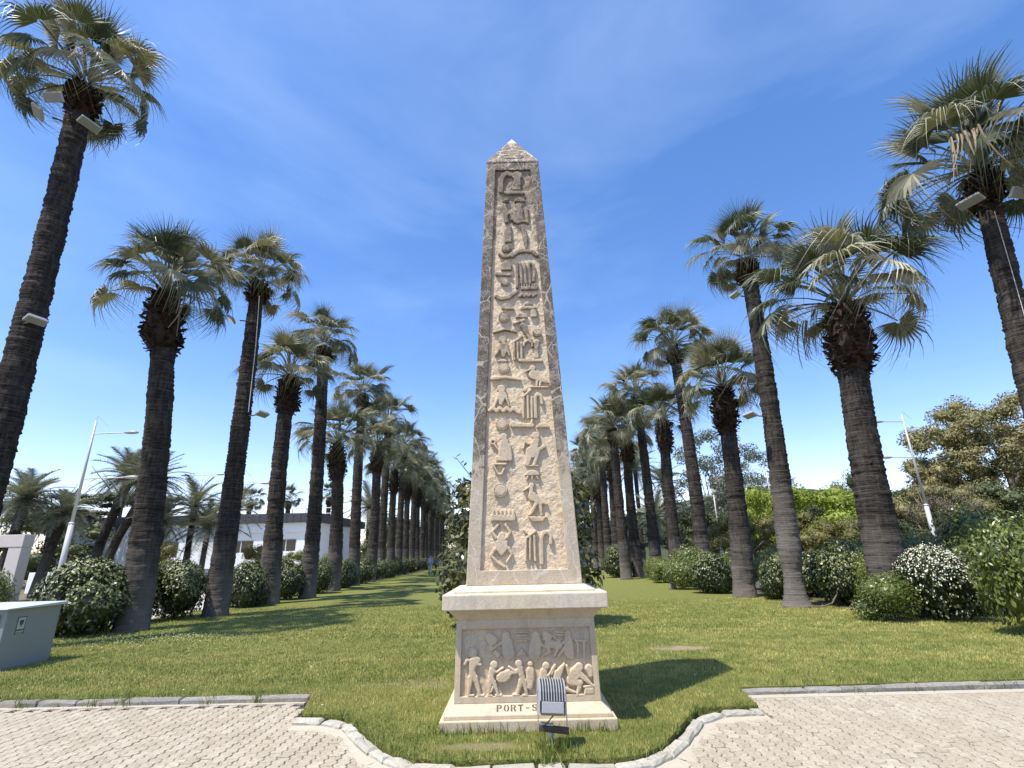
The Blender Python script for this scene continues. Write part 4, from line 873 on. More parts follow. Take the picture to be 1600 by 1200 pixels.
shrub('wild_shrub', 'loose shrub at the foot of the fifth palm from the right edge', 8.3, 26.2, 1.15, 1.1, 1.75, 'wild', 7, SR)
shrub('wild_shrub', 'low loose shrub at the foot of the sixth palm from the right edge', 8.0, 29.6, .95, .95, 1.25, 'wild', 8, SR)
shrub('clipped_shrub', 'round light green shrub behind the far right palms, next to the obelisk', 6.9, 36.5, 1.25, 1.2, 1.75, 'bare', 4, SR)
shrub('wild_shrub', 'yellowish green shrub at the left edge of the picture behind the grey cabinet', -15.2, 15.6, 1.05, 1.0, 1.45, 'wild', 9)
shrub('wild_shrub', 'leafy shrub at the far side of the planting behind the flowering shrub', 13.8, 18.5, 1.5, 1.4, 2.0, 'wild', 10, SR)
for k, (x, y, rx, h, kd, lb) in enumerate([(11.2,17.6,1.2,1.75,'wild','leafy shrub behind the broad dark clipped one'),(10.6,19.4,1.0,1.5,'ball','half hidden clipped shrub behind the worn footed palm'),(10.4,21.6,1.1,1.6,'wild','leafy shrub behind the fourth right palm'),(9.6,23.6,1.1,1.55,'wild','leafy shrub in the gap between the fourth and fifth right palms'),(11.6,13.6,1.1,1.75,'wild','leafy shrub squeezed behind the white flowered one'),(10.0,28.5,1.2,1.5,'wild','leafy shrub between the fifth and sixth right palms'),(8.4,33.0,1.0,1.2,'wild','low shrub at the foot of the seventh right palm')]):
    shrub('wild_shrub' if kd == 'wild' else 'clipped_shrub', lb, x, y, rx, rx*.95, h, kd, 11+k, SR)
# magnolia behind the obelisk
mg = empty('magnolia', 'bushy magnolia with large glossy leaves right behind the obelisk', 'bush', (.05, 13.9, 0))
mcl = [(0,0,1.9,1.7,1.5,1.75),(-1.0,-.5,1.25,1.05,.95,1.1),(1.05,-.4,1.3,1.05,.95,1.15),(-.8,-.3,2.55,1.05,.95,1.0),(.95,-.2,2.6,1.1,1,1.05),(-.35,-.1,3.55,.85,.8,.75),(.5,0,3.5,.85,.8,.75),(-1.35,-.2,.85,.62,.62,.75),(1.3,-.2,.9,.6,.6,.8),(-1.25,-.1,3.2,.45,.45,.45),(1.35,0,3.3,.42,.42,.42)]
obj('foliage', leaf_cloud('foliage', mcl, 9500, .21, .095, 41, M['magnolia'], shell=.34, up=.45, ground=.06), mg)
st = MB()
for k in range(7):
    a = k*.9; st.tube([(.06*math.cos(a), .06*math.sin(a), -.05), (.3*math.cos(a), .25*math.sin(a), .9), (.9*math.cos(a), .7*math.sin(a), 2.4+.2*(k % 3))], [.07, .05, .02], 6)
st.build('stem', M['wood'], mg)
for k, (x, z, dx) in enumerate([(-1.38,3.85,-.22),(-1.55,3.25,-.28),(-1.75,2.35,-.3),(1.6,3.2,.2)]):   # shoots that stick out
    sb = MB(); sb.tube([(x*.6,-.2,z-.7),(x,-.3,z),(x+dx,-.32,z+.28)], [.015,.01,.006], 5)
    for j in range(9):
        t = j/8; p = Vector((lerp(x*.75, x+dx, t), -.26-.06*t, lerp(z-.4, z+.28, t))); a = j*2.3
        d = Vector((math.cos(a), math.sin(a)*.7, .5)).normalized(); w = Vector((-d.y, d.x, 0)).normalized()*.04
        sb.add([p, p+d*.10+w, p+d*.19, p+d*.10-w], [(0,1,2,3)])
    sb.build('shoot', M['magnolia'], mg)
# ---- trees
def clumpset(seed, n, R_, H_, z0, flat=.7, spread=1.0, size=(.26,.42)):
    r = random.Random(seed); out = []
    for i in range(n):
        a = i*2.4+r.uniform(-.4, .4); t = math.sqrt((i+.5)/n)*spread; zz = r.uniform(-1, 1)
        rad = R_*t*math.sqrt(max(.15, 1-zz*zz*.75)); k = r.uniform(*size)*R_
        out.append((rad*math.cos(a), rad*math.sin(a), z0+H_*.5*(1+zz*.85), k, k, k*flat))
    return out
# unit crowns: about 2 m across, base of the crown at z = 0, 1.6 m tall
CROWN = {
 'broad': leaf_cloud('crown', clumpset(1, 22, .85, 1.5, .05, .8), 7000, .060, .034, 61, M['tree_dark'], shell=.45),
 'round': leaf_cloud('crown', clumpset(2, 26, .85, 1.4, .05, .8, size=(.22,.36)), 8000, .050, .030, 62, M['tree_dark'], shell=.45),
 'airy': leaf_cloud('crown', clumpset(3, 30, .95, 1.6, .0, .62, size=(.15,.26)), 6500, .052, .024, 63, M['tree_dark'], shell=.6, core=False),
 'layer': leaf_cloud('crown', clumpset(4, 20, .95, 1.35, .1, .55, size=(.22,.34)), 8500, .045, .022, 64, M['tree_euc'], shell=.42),
 'umbrella': leaf_cloud('crown', clumpset(5, 18, 1.0, .35, .1, .45, size=(.24,.34)), 5000, .060, .030, 65, M['tree_dark'], shell=.45),
}
def limb_mesh(seed, th, cr_, ch, n=6, r0_=.16):
    r = random.Random(seed); b = MB(); x1, y1 = r.uniform(-.25,.25), r.uniform(-.25,.25)
    b.tube([(0,0,-.1),(x1*.3,y1*.3,th*.5),(x1,y1,th)], [r0_*1.25, r0_, r0_*.8], 8)
    for k in range(n):
        a = k*6.28/n+r.uniform(-.4,.4); t = r.uniform(.35,.75)
        b.tube([(x1,y1,th*r.uniform(.8,1)), (x1+math.cos(a)*cr_*t*.45, y1+math.sin(a)*cr_*t*.45, th+ch*.3), (x1+math.cos(a)*cr_*t, y1+math.sin(a)*cr_*t, th+ch*r.uniform(.45,.8))], [r0_*.6, r0_*.35, r0_*.12], 6)
    return b
def tree(name, label, x, y, trunk_h, R_, H_, crown, mat, seed, group=None, cat='tree', r0_=.16):
    root = empty(name, label, cat, (x, y, -.1), 0, group)
    limb_mesh(seed, trunk_h, R_, H_, r0_=r0_).build('trunk', M['wood'], root, smooth=True)
    with_mat(obj('crown', CROWN[crown], root, (0, 0, trunk_h*.92), (0, 0, seed*.7), (R_/1.05, R_/1.05, H_/1.6)), M[mat])
    return root
# right background
# big eucalyptus: built for this one tree
eu = empty('eucalyptus_tree', 'big spreading eucalyptus with brownish green layered crown at the right edge', 'tree', (44.5, 46, -.1))
tb = MB(); tb.tube([(0,0,-.2),(-.6,0,2.2),(-1.6,0,4.2),(-2.6,.1,5.4),(-5.2,.2,7.2),(-7.2,.2,8.8)], [.62,.5,.42,.34,.2,.08], 10)
tb.tube([(-1.6,0,4.2),(-.4,.1,6.5),(-.6,.2,9.0),(-1.4,.2,11.6)], [.34,.28,.2,.08], 8)
tb.tube([(-.4,.1,6.5),(1.6,0,8.8),(2.6,.1,11.0)], [.24,.16,.06], 8)
tb.tube([(-2.6,.1,5.4),(-3.6,0,8.6),(-4.2,.1,11.2)], [.24,.16,.06], 8)
tb.tube([(.2,0,2.0),(2.2,-.2,4.0),(4.5,-.2,5.6)], [.3,.2,.08], 8)
tb.build('trunk', plain('pale_eucalyptus_bark', (.30,.25,.20), .85, var=.3, scale=2), eu, smooth=True)
ecl = []
re = random.Random(3)
for (x, z, w, h) in [(-6.6,10.4,2.1,1.3),(-4.6,11.3,2.3,1.5),(-2.3,12.6,2.2,1.4),(-.2,13.3,2.4,1.5),(-7.6,9.0,1.7,.95),(-5.4,8.9,2.0,1.1),(-3.0,10.0,2.4,1.3),(-.8,8.6,2.2,1.5),(2.3,11.6,1.9,1.2),(1.6,9.4,2.2,1.3),(4.2,10.0,2.4,1.4),(-6.2,6.4,2.2,1.5),(-8.2,6.2,1.8,1.5),(-3.6,6.4,1.8,1.2),(1.8,6.4,2.4,1.5),(4.6,6.6,2.6,1.6),(-9.2,7.9,1.3,.9),(3.8,3.8,2.6,1.6),(6,8,2.8,2),(-7.0,7.6,1.8,1.2),(-4.2,7.6,2.0,1.2),(-2.2,8.2,2.0,1.3),(.6,7.4,2.4,1.5),(2.8,8.2,2.2,1.4),(-5.6,5.0,2.2,1.4),(-8.6,4.6,2.0,1.4),(-2.6,4.6,2.2,1.4),(1.2,4.4,2.4,1.5),(.6,11.2,1.8,1.2),(-3.4,11.4,1.8,1.1)]:
    for k in range(4): ecl.append((x+re.uniform(-.8,.8)*w, re.uniform(-2.4,2.4), z+re.uniform(-.6,.6)*h, w*re.uniform(.42,.66), w*.6, h*re.uniform(.55,.85)))
obj('crown', leaf_cloud('crown', ecl, 60000, .28, .125, 66, M['tree_euc'], shell=.55, core=True), eu)
BG = 'background trees beyond the right palms'
tree('broadleaf_tree', 'bright yellow green rounded tree between the two nearest right palm trunks', 21.0, 38, .9, 4.6, 5.6, 'round', 'tree_bright', 2, BG)
tree('broadleaf_tree', 'bright yellow green tree seen left of the worn footed palm', 16.6, 36, .9, 2.6, 5.2, 'round', 'tree_bright', 3, BG)
tree('broadleaf_tree', 'olive brown bushy tree between the fourth and fifth palms from the right edge', 12.9, 31, .4, 2.1, 3.6, 'round', 'tree_olive', 4, BG)
tree('broadleaf_tree', 'olive bushy tree just left of the worn footed palm trunk', 16.0, 31, .4, 2.5, 3.6, 'round', 'tree_olive', 5, BG)
tree('broadleaf_tree', 'olive bushy tree right of the worn footed palm, under the bright green one', 18.6, 30, .3, 2.3, 3.2, 'round', 'tree_olive', 6, BG)
tree('broadleaf_tree', 'tall grey green feathery tree far behind the short right palm', 22.5, 60, 4.5, 6.2, 11.2, 'airy', 'tree_grey', 7, BG)
tree('broadleaf_tree', 'grey green feathery tree farther back beside its taller twin', 29.0, 64, 4.2, 5.8, 9.6, 'airy', 'tree_grey', 8, BG)
tree('broadleaf_tree', 'dark green tree behind the bright green one, left of the thick leaning palm', 29.5, 45, .8, 4.0, 5.8, 'broad', 'tree_dark', 9, BG)
tree('broadleaf_tree', 'dark dense tree just left of the thick leaning palm trunk', 34.5, 52, 1.2, 3.2, 8.2, 'broad', 'tree_dark', 10, BG)
tree('broadleaf_tree', 'dull brownish tree right of the thick leaning palm trunk', 33.5, 42, .6, 3.6, 7.4, 'layer', 'tree_euc', 11, BG)
tree('bare_shrub', 'twiggy bare brown shrub right of the thick leaning palm trunk', 25.2, 31, .2, 2.4, 4.4, 'airy', 'dry_twig', 12, BG, 'shrub')
tree('broadleaf_tree', 'olive shrubby tree behind the white lamp pole on the right', 28.6, 33, .3, 2.6, 4.2, 'round', 'tree_olive', 13, BG)
tree('broadleaf_tree', 'dark shady tree under the eucalyptus', 39.5, 42, .4, 4.6, 6.0, 'broad', 'tree_dark', 14, BG)
tree('broadleaf_tree', 'dark shady tree under the right side of the eucalyptus', 46.5, 41, .4, 4.8, 6.6, 'broad', 'tree_dark', 15, BG)
tree('broadleaf_tree', 'low green tree at the right edge under the eucalyptus', 25.5, 23.5, .3, 3.0, 2.6, 'round', 'hedge_wild', 16, BG)
for k, (x, y, s, mt, cw) in enumerate([(12.5,58,3.6,'tree_dark','broad'),(9.5,90,4,'tree_dark','broad'),(15,72,4.6,'tree_grey','airy'),(18.5,50,3.4,'tree_dark','broad'),(24,75,5,'tree_dark','broad'),(12,105,6,'tree_dark','broad'),(4,118,8,'tree_dark','round'),(-5,122,9,'tree_dark','broad'),(-14,121,9,'tree_dark','round'),(33,78,6.0,'tree_dark','round'),(42,85,6.5,'tree_grey','broad'),(52,70,6,'tree_dark','broad')]):
    tree('broadleaf_tree', ['dark tree far behind the fifth right palm','dark tree far beyond the end of the right row','grey feathery tree far behind the right palms','dark tree behind the short fourth right palm','dark distant tree behind the worn footed palm','dark tree at the far end of the right row','dark round tree closing the avenue behind the obelisk','dark tree closing the avenue left of the obelisk','dark round tree at the far end of the left row','dark round tree far behind the bright green one','grey tree far behind the thick leaning palm','dark tree far behind the white lamp pole'][k], x, y, 1.0, s, s*1.25, cw, mt, 30+k, 'trees closing the view')
# left background
BL = 'background trees beyond the left palms'
tree('pine_tree', 'dark umbrella pine whose flat crown shows behind the date palms', -37.5, 50, 7.2, 5.5, 4.2, 'umbrella', 'tree_dark', 41, BL)
tree('pine_tree', 'dark flat topped pine left of the date palm clump', -44.0, 50, 6.0, 4.8, 4.4, 'umbrella', 'tree_dark', 42, BL)
tree('broadleaf_tree', 'grey green tree beside the leftmost palm trunk', -50.0, 48, 2.0, 4.8, 7.6, 'airy', 'tree_grey', 43, BL)
tree('broadleaf_tree', 'dark tree behind the date palm clump', -40.5, 46, .4, 5.2, 6.0, 'broad', 'tree_dark', 44, BL)
tree('broadleaf_tree', 'dark tree filling the gap at the left edge under the date palms', -48.0, 43, .4, 5.0, 5.2, 'broad', 'tree_dark', 45, BL)
for k, (x, y, r_, h, mt, lb) in enumerate([(-20.0,26,1.35,1.75,'tree_olive','olive shrub left of the near white lamp pole'),(-17.7,26.5,1.6,2.6,'tree_olive','yellowish shrub left of the nearest short palm trunk'),(-17.0,36,1.7,2.8,'tree_olive','brownish olive shrub in front of the white building, between the third and fourth palms'),(-15.4,38,1.25,2.3,'hedge_wild','green shrub under the window of the white building'),(-14.0,40,1.1,2.0,'hedge_wild','green shrub in front of the shaded end wall of the white building'),(-14.9,58,3.0,5.4,'tree_dark','dark tree right of the white building'),(-12.9,52,1.7,3.6,'tree_olive','olive shrub seen between the sixth and seventh left palms'),(-17.5,80,5.0,8.0,'tree_dark','distant dark tree behind the right end of the white building'),(-13.6,70,2.5,5,'tree_dark','dark tree seen between the far left palm trunks')]):
    tree('bush' if r_ < 2 else 'broadleaf_tree', lb, x, y, .15, r_, h, 'round', mt, 50+k, BL, 'shrub' if r_ < 2 else 'tree')
# date palms
def date_frond(seed):
    r = np.random.RandomState(seed); v = []; f = []; n = 34
    for i in range(n):
        t = (i+.5)/n; x = t*1.0; z = .30*t-.62*t*t; L_ = .30*math.sin(math.pi*(.12+.80*t))**.7
        for s in (-1, 1):
            b = len(v); dx = .55*L_; dy = s*.75*L_; dz = -.12*L_+r.uniform(-.05,.03)
            v += [(x-.010, 0, z), (x+.022, 0, z), (x+dx*1.0, dy, z+dz)]; f.append((b, b+1, b+2))
    for i in range(7):
        t = i/6; x = t; z = .30*t-.62*t*t; w = .014*(1-.8*t); b = len(v); v += [(x,-w,z),(x,w,z),(x,0,z-w)]
        if i: 
            for k in range(3): f.append((b-3+k, b-3+(k+1) % 3, b+(k+1) % 3, b+k))
    return mesh('frond', v, f, M['date'])
DF = [date_frond(s) for s in range(3)]
def date_palm(label, x, y, h, lean, rc, nf, seed, group, r0_=.24):
    rs = random.Random(seed); root = empty('date_palm', label, 'palm tree', (x, y, -.1), 0, group)
    MB().tube([(0,0,0),(lean[0]*.4,lean[1]*.4,h*.5),(lean[0],lean[1],h)], [r0_*1.2, r0_, r0_*1.05], 10).build('trunk', M['bark'], root)
    for i in range(nf):
        t = (i+.5)/nf; el = lerp(85, -40, t**.85)+rs.uniform(-6, 6)
        Mx = Euler((0, 0, i*2.4+rs.uniform(-.2,.2))).to_matrix() @ Euler((0, R(-el), 0)).to_matrix() @ Euler((rs.uniform(-.4,.4), 0, 0)).to_matrix()
        obj('frond', DF[i % 3], root, (lean[0], lean[1], h), Mx.to_euler(), rc*rs.uniform(.85,1.1))
DG = 'date palms by the white building'
date_palm('grey leafed date palm just right of the leftmost palm trunk', -27.6, 29, 5.2, (.3,0), 1.90, 56, 1, DG)
date_palm('date palm half hidden behind the grey leafed one near the left edge', -26.4, 30, 4.4, (.6,0), 1.70, 50, 2, DG)
date_palm('leaning date palm behind the near lamp pole, left of its twin', -24.6, 31, 6.6, (1.4,0), 1.90, 58, 3, DG)
date_palm('leaning date palm right of the near lamp pole, tallest of its clump', -23.6, 30.4, 6.3, (2.2,0), 1.90, 58, 4, DG)
date_palm('low hanging date palm between the lamp pole and the nearest short palm', -20.8, 30.8, 3.9, (.2,0), 1.58, 44, 5, DG)
date_palm('tallest date palm of the small clump in front of the white building', -20.2, 33, 4.9, (0,0), 2.2, 28, 6, DG, .17)
date_palm('date palm with a light crown in the middle of the clump before the building', -18.9, 32.5, 3.6, (.05,0), 2.2, 28, 7, DG, .15)
date_palm('date palm leaning right behind the cabled palm trunk', -19.0, 33.5, 4.6, (1.0,0), 2.0, 24, 8, DG, .15)
date_palm('smallest young date palm of the clump before the building', -20.9, 31.5, 2.3, (-.15,0), 1.3, 17, 9, DG, .10)
date_palm('far date palm showing over the roof of the white building', -18.3, 66, 7.6, (0,0), 3.4, 28, 10, DG)
date_palm('date palm between the right palm trunks, far beyond the row', 14.6, 62, 11.2, (0,0), 3.6, 28, 11, None)
date_palm('low date palm far behind the seventh right palm', 13.2, 50, 4.6, (0,0), 2.9, 25, 12, None)
date_palm('date palm top far behind the worn footed palm', 17.8, 62, 9.5, (0,0), 3.0, 25, 13, None)
for k, (x, z) in enumerate([(-36.5,9.0),(-31.2,9.1),(-25.6,9.5)]):
    fan_palm(['left','middle','right'][k]+'most of the three small fan palm crowns above the white building roof', (x, 72), (x, 72, z), 'tall', .8, .6, 2.2, 22, 300+k, 'fan palms behind the white building', dead=0)

# ------------------------------------------------------------------ white building
wb = empty('white_building', 'low white building with dark flat roof edge behind the left palms', 'building', (-18.9, 50, -.1))
Wd, Dp, Hh = 25.0, 15.0, 5.0
def wall_with_holes(x0, x1, z0, z1, holes, y0, y1, M_=None):
    xs = sorted({x0, x1, *[h[0] for h in holes], *[h[2] for h in holes]}); zs = sorted({z0, z1, *[h[1] for h in holes], *[h[3] for h in holes]}); b = MB()
    for i in range(len(xs)-1):
        for j in range(len(zs)-1):
            cx_, cz = (xs[i]+xs[i+1])/2, (zs[j]+zs[j+1])/2
            if any(h[0] < cx_ < h[2] and h[1] < cz < h[3] for h in holes): continue
            b.box(xs[i], y0, zs[j], xs[i+1], y1, zs[j+1])
    return b
wins = [(-3.6,2.35,-1.6,3.55),(-8.0,2.3,-5.6,3.5),(-15.8,2.0,-12.6,3.5),(-22.5,2.2,-20,3.4)]
wall_with_holes(-Wd, 0, 0, Hh, wins, 0, .3).build('front_wall', M['white_wall'], wb)
MB().box(-.3, .3, 0, 0, Dp, Hh).build('end_wall', M['white_wall'], wb)
MB().box(-Wd, Dp-.3, 0, -.3, Dp, Hh).build('back_wall', M['white_wall'], wb); MB().box(-Wd, .3, 0, -Wd+.3, Dp-.3, Hh).build('end_wall', M['white_wall'], wb)
rf = MB().box(-Wd-.3, -.45, Hh+.002, .4, Dp+.3, Hh+.82).build('roof', M['roof_dark'], wb)
for k in range(40): MB().box(-Wd-.2+k*.645, -.475, Hh+.05, -Wd-.2+k*.645+.05, -.452, Hh+.80).build('roof_seam', M['roof_dark'], rf)
MB().box(-Wd-.1, -.16, Hh-.9, .05, -.003, Hh-.02).build('eaves_band', M['white_wall'], wb)
for h in wins:
    fr = MB(); x0, z0, x1, z1 = h; t = .08
    fr.box(x0, .05, z0, x1, .18, z0+t).box(x0, .05, z1-t, x1, .18, z1).box(x0, .05, z0+t, x0+t, .18, z1-t).box(x1-t, .05, z0+t, x1, .18, z1-t).box((x0+x1)/2-.04, .05, z0+t, (x0+x1)/2+.04, .18, z1-t)
    wi = fr.build('window', M['white_paint'], wb)
    MB().box(x0+t, .10, z0+t, (x0+x1)/2-.042, .12, z1-t).build('pane', M['glass'], wi); MB().box((x0+x1)/2+.042, .10, z0+t, x1-t, .12, z1-t).build('pane', M['glass'], wi)
for k, x in enumerate((-16.8,-15.9,-14.4,-12.8,-11.9)):
    ac = MB().box(x, -.42, .75, x+.8, -.06, 1.35).build('air_conditioner', M['white_paint'], wb, bevel=.02)
    MB().tube([(x+.32, -.425, 1.05), (x+.32, -.435, 1.05)], .22, 14).build('fan_grille', M['lamp_dark'], ac)
for k, x in enumerate((-22.4,-19.6,-17.4)): MB().tube([(x, -.5, 0), (x-.25, -.12, Hh-1)], .07, 6).build('downpipe', M['white_paint'], wb)
# rail on the roof end
rl = MB(); 
for k in range(4): rl.tube([(-1.6-k*1.5, 9, Hh+.8), (-1.6-k*1.5, 9, Hh+2.1)], .05, 6)
rl.tube([(-6.2, 9, Hh+2.1), (-1.5, 9, Hh+2.1)], .05, 6); rl.tube([(-6.2, 9, Hh+1.5), (-1.5, 9, Hh+1.5)], .04, 6); rl.build('roof_railing', M['pole_paint'], wb)
b2 = empty('dark_roofed_shed', 'small grey building with a dark flat roof behind the sixth left palm', 'building', (-15.6, 66, -.1))
MB().box(-2.2, 0, 0, 2.8, 5, 3.6).build('wall', M['concrete'], b2); MB().box(-2.6, -.4, 3.602, 3.2, 5.4, 4.0).build('roof', M['roof_dark'], b2); MB().box(-1.2, -.03, .9, .6, -.002, 2.4).build('window', M['glass'], b2)
wbk = empty('hillside_building', 'white flat roofed building far off on the skyline left of the thick leaning palm', 'building', (73, 150, 0))
MB().box(-7, 0, 14, 8, 8, 20.4).build('wall', M['white_wall'], wbk); MB().box(-7.4, -.4, 20.402, 8.4, 8.4, 21.0).build('roof', M['white_paint'], wbk)
for k in range(5): MB().box(-6+k*2.8, -.06, 16.6, -4.4+k*2.8, -.002, 18.6).build('window', M['glass'], wbk)
wbj = empty('hillside_building', 'small pinkish building far off on the skyline above the bright green tree', 'building', (61.5, 150, 0))
MB().box(-2.6, 0, 14, 2.6, 6, 21.2).build('wall', M['portal'], wbj); MB().box(-2.9, -.3, 21.202, 2.9, 6.3, 21.7).build('roof', plain('terracotta', (.32,.14,.09), .8), wbj)
for k in range(2): MB().box(-1.9+k*2.2, -.06, 17.5, -.6+k*2.2, -.002, 19.5).build('window', M['glass'], wbj)
hill = MB(); hv = []; hn = 40
for i in range(hn+1):
    a = i/hn; x = lerp(-40, 190, a); zt = 3+15*math.exp(-((x-75)/55)**2)
    hv += [(x, 112, -1), (x, 150, zt), (x, 210, zt+1), (x, 300, -1)]
hill.add(hv, [(4*i+k, 4*i+4+k, 4*i+5+k, 4*i+1+k) for i in range(hn) for k in range(3)])
tag(hill.build('hill', plain('wooded_hill', (.045,.058,.026), .95, var=.5, scale=.3), smooth=True), kind='structure')
rsd = random.Random(9); ORD0 = ['first','second','third','fourth','fifth','sixth','seventh','eighth']
for k in range(16):
    x = lerp(34, 110, k/15); tree('broadleaf_tree', 'distant tree on the low wooded rise, '+(ORD0+ORD)[k]+' from the left', x, 118+rsd.uniform(0, 12), 1.5+4.5*math.exp(-((x-75)/50)**2), 7.0, 9.0+rsd.uniform(-1, 1.4), rsd.choice(('broad','round')), rsd.choice(('tree_dark','tree_dark','tree_grey')), 80+k, 'trees on the rise')

# ------------------------------------------------------------------ portal, low walls
pt = empty('concrete_portal', 'pale concrete gateway frame at the left edge behind the cabinet', 'gateway', (-23.75, 25.6, -.1))
MB().box(-3.4, -.3, 2.55, .35, .3, 3.12).build('lintel', M['portal'], pt, bevel=.02); MB().box(-.30, -.28, 0, .33, .28, 2.548).build('post', M['portal'], pt, bevel=.02); MB().box(-3.3, -.28, 0, -2.7, .28, 2.548).build('post', M['portal'], pt, bevel=.02)
tag(MB().box(-31, 34.5, -.1, -16.5, 34.8, 1.15).build('garden_wall', M['white_wall'], bevel=.03), 'low pale wall running behind the date palms', 'wall')

# ------------------------------------------------------------------ street lamps
def street_lamp(label, x, y, h, arms, group='street lamps', ant=True, r=1.0):
    root = empty('street_lamp', label, 'street lamp', (x, y, -.1), 0, group)
    MB().tube([(0,0,0),(0,0,h*.42)], [.105*r,.095*r], 10).build('pole', M['pole_paint'], root, smooth=True)
    MB().tube([(0,0,h*.42+.002),(0,0,h*.42+.06)], [.115*r,.07*r], 10).build('collar', M['pole_paint'], root)
    MB().tube([(0,0,h*.42+.06),(0,0,h)], [.062*r,.040*r], 8).build('pole', M['pole_paint'], root, smooth=True)
    for z, ln in arms:
        s = 1 if ln > 0 else -1
        MB().tube([(0,0,z),(ln*.75,0,z+.03)], .028, 6).build('arm', M['pole_paint'], root)
        hd = MB(); 
        prof = [(0,.05),(.08,.10),(.30,.15),(.55,.13),(.68,.04)]; v = []; f = []
        for px_, w in prof:
            for k in range(8):
                a = 2*math.pi*k/8; v.append((ln*.75+s*px_, w*math.cos(a), z+.03+w*.55*math.sin(a)))
        for i in range(4):
            for k in range(8): f.append((i*8+k, i*8+(k+1) % 8, i*8+8+(k+1) % 8, i*8+8+k))
        f += [tuple(range(8)), tuple(range(32, 40))]
        hd.add(v, f).build('lamp_head', M['lamp_white'], root, smooth=True)
    if ant: MB().tube([(0,0,h),(.02,0,h+.25),(.55,.1,h-.25)], .010, 4).build('wire', M['pole_paint'], root)
street_lamp('nearest white street lamp on the left, in front of the date palms', -20.2, 24, 8.3, [(7.65, 2.0), (5.5, 2.6)], r=1.15)
street_lamp('street lamp showing between the third and fourth left palms', -17.0, 32, 6.95, [(6.2, 1.7)])
street_lamp('thin street lamp close behind the sixth left palm', -13.3, 39, 5.6, [(5.2, 1.5)], ant=False)
street_lamp('thin street lamp seen between the eighth and ninth left palms', -12.6, 50, 6.6, [(6.0, 1.3)], ant=False)
street_lamp('faint distant street lamp between the second and third left palms', -25.5, 42, 8.6, [(8.4, -1.5), (8.4, 1.5)], ant=False)
street_lamp('white street lamp right of the thick leaning palm', 23.4, 30, 9.2, [(8.75, -1.6), (6.6, -1.6)], r=1.2)
street_lamp('street lamp behind the worn footed palm', 22.0, 45, 8.5, [(8.3, -2.4)], ant=False)
street_lamp('thin street lamp between the fourth and fifth right palms', 14.1, 37, 5.4, [(5.3, -1.4)], ant=False)

# ------------------------------------------------------------------ floodlights fixed to trunks
M['lamp_glass'] = plain('lamp_glass', (.30,.31,.31), .15, var=.15)
def floodlight(label, x, y, z, aim, size=.42, group='floodlights on the palm trunks', pitch=-.5):
    root = empty('palm_floodlight', label, 'floodlight', (x, y, z), aim, group)
    s = size; Mx = Matrix.Translation((0, -.34*s/.42, .02)) @ Euler((pitch, 0, 0)).to_matrix().to_4x4()
    MB().tube([(0,.20,0),(0,-.12,.0)], .022, 6).build('bracket', M['rust'], root)
    MB().box(-s*.5, -s*.24, -.05, s*.5, s*.24, .02, Mx).build('housing', M['lamp_white'], root, bevel=.02)
    MB().box(-s*.44, -s*.20, -.054, s*.44, s*.20, -.0505, Mx).build('glass', M['lamp_glass'], root)
    hd = MB()
    for k in range(5): hd.box(-s*.4, -s*.20+k*s*.09, .0205, s*.4, -s*.20+k*s*.09+.012, .06, Mx)
    hd.build('cooling_fins', M['lamp_grey'], root)
floodlight('white floodlight on the left side of the leftmost palm, just under its crown', -12.05, 10.75, 13.0, R(-55), .5)
floodlight('white floodlight facing the viewer under the crown of the leftmost palm', -11.75, 10.62, 13.15, R(0), .5, pitch=-.9)
floodlight('white floodlight on the right side of the leftmost palm, just under its crown', -11.5, 10.85, 12.75, R(70), .5)
floodlight('white floodlight halfway up the leftmost palm trunk', -11.2, 10.72, 6.95, R(70), .42)
floodlight('white floodlight under the crown of the cabled tall palm', -10.02, 17.4, 10.15, R(-75), .50)
floodlight('white floodlight halfway up the cabled tall palm trunk', -9.14, 17.35, 6.45, R(75), .50)
floodlight('white floodlight halfway up the fifth left palm', -9.10, 24.2, 7.0, R(75), .50)
floodlight('white floodlight under the crown of the fifth left palm', -9.22, 24.2, 10.4, R(75), .50)
floodlight('white floodlight on the trunk of the worn footed palm', 8.12, 16.3, 5.75, R(-75), .50)
floodlight('white floodlight left of the crown base of the rightmost palm', 11.75, 10.75, 9.6, R(-70), .52)
floodlight('white floodlight facing the viewer under the crown of the rightmost palm', 12.15, 10.68, 9.55, R(10), .52, pitch=-.9)
floodlight('white floodlight under the crown of the third palm from the right edge', 8.3, 16.35, 10.15, R(-75), .42)
cb = MB().tube([(-9.36,17.06,11.0),(-9.24,17.09,9.0),(-9.18,17.08,7.4),(-9.14,17.06,6.5)], .014, 5)
tag(cb.build('cable', M['cable']), 'pale cable running down the tall palm trunk between its floodlights', 'cable')
cb = MB().tube([(12.0,10.74,9.4),(11.88,10.72,8.0),(11.75,10.70,6.6),(11.6,10.68,5.2)], .008, 5)
tag(cb.build('cable', M['cable']), 'thin cable down the trunk of the rightmost palm', 'cable')
hs_ = MB().tube([(8.35,16.02,.03),(8.75,15.98,.02),(9.05,16.0,.10),(9.25,16.0,.35),(9.4,16.05,.75)], .022, 6)
tag(hs_.build('irrigation_hose', M['wood'], smooth=True), 'pale brown hose curling up beside the worn foot of a palm', 'hose')
tag(MB().box(6.98,24.9,-.02,7.22,25.1,.72).box(6.95,24.87,.721,7.25,25.13,.77).build('marker_post', M['concrete'], bevel=.02), 'small white post standing at the edge of the right shrubs', 'post')

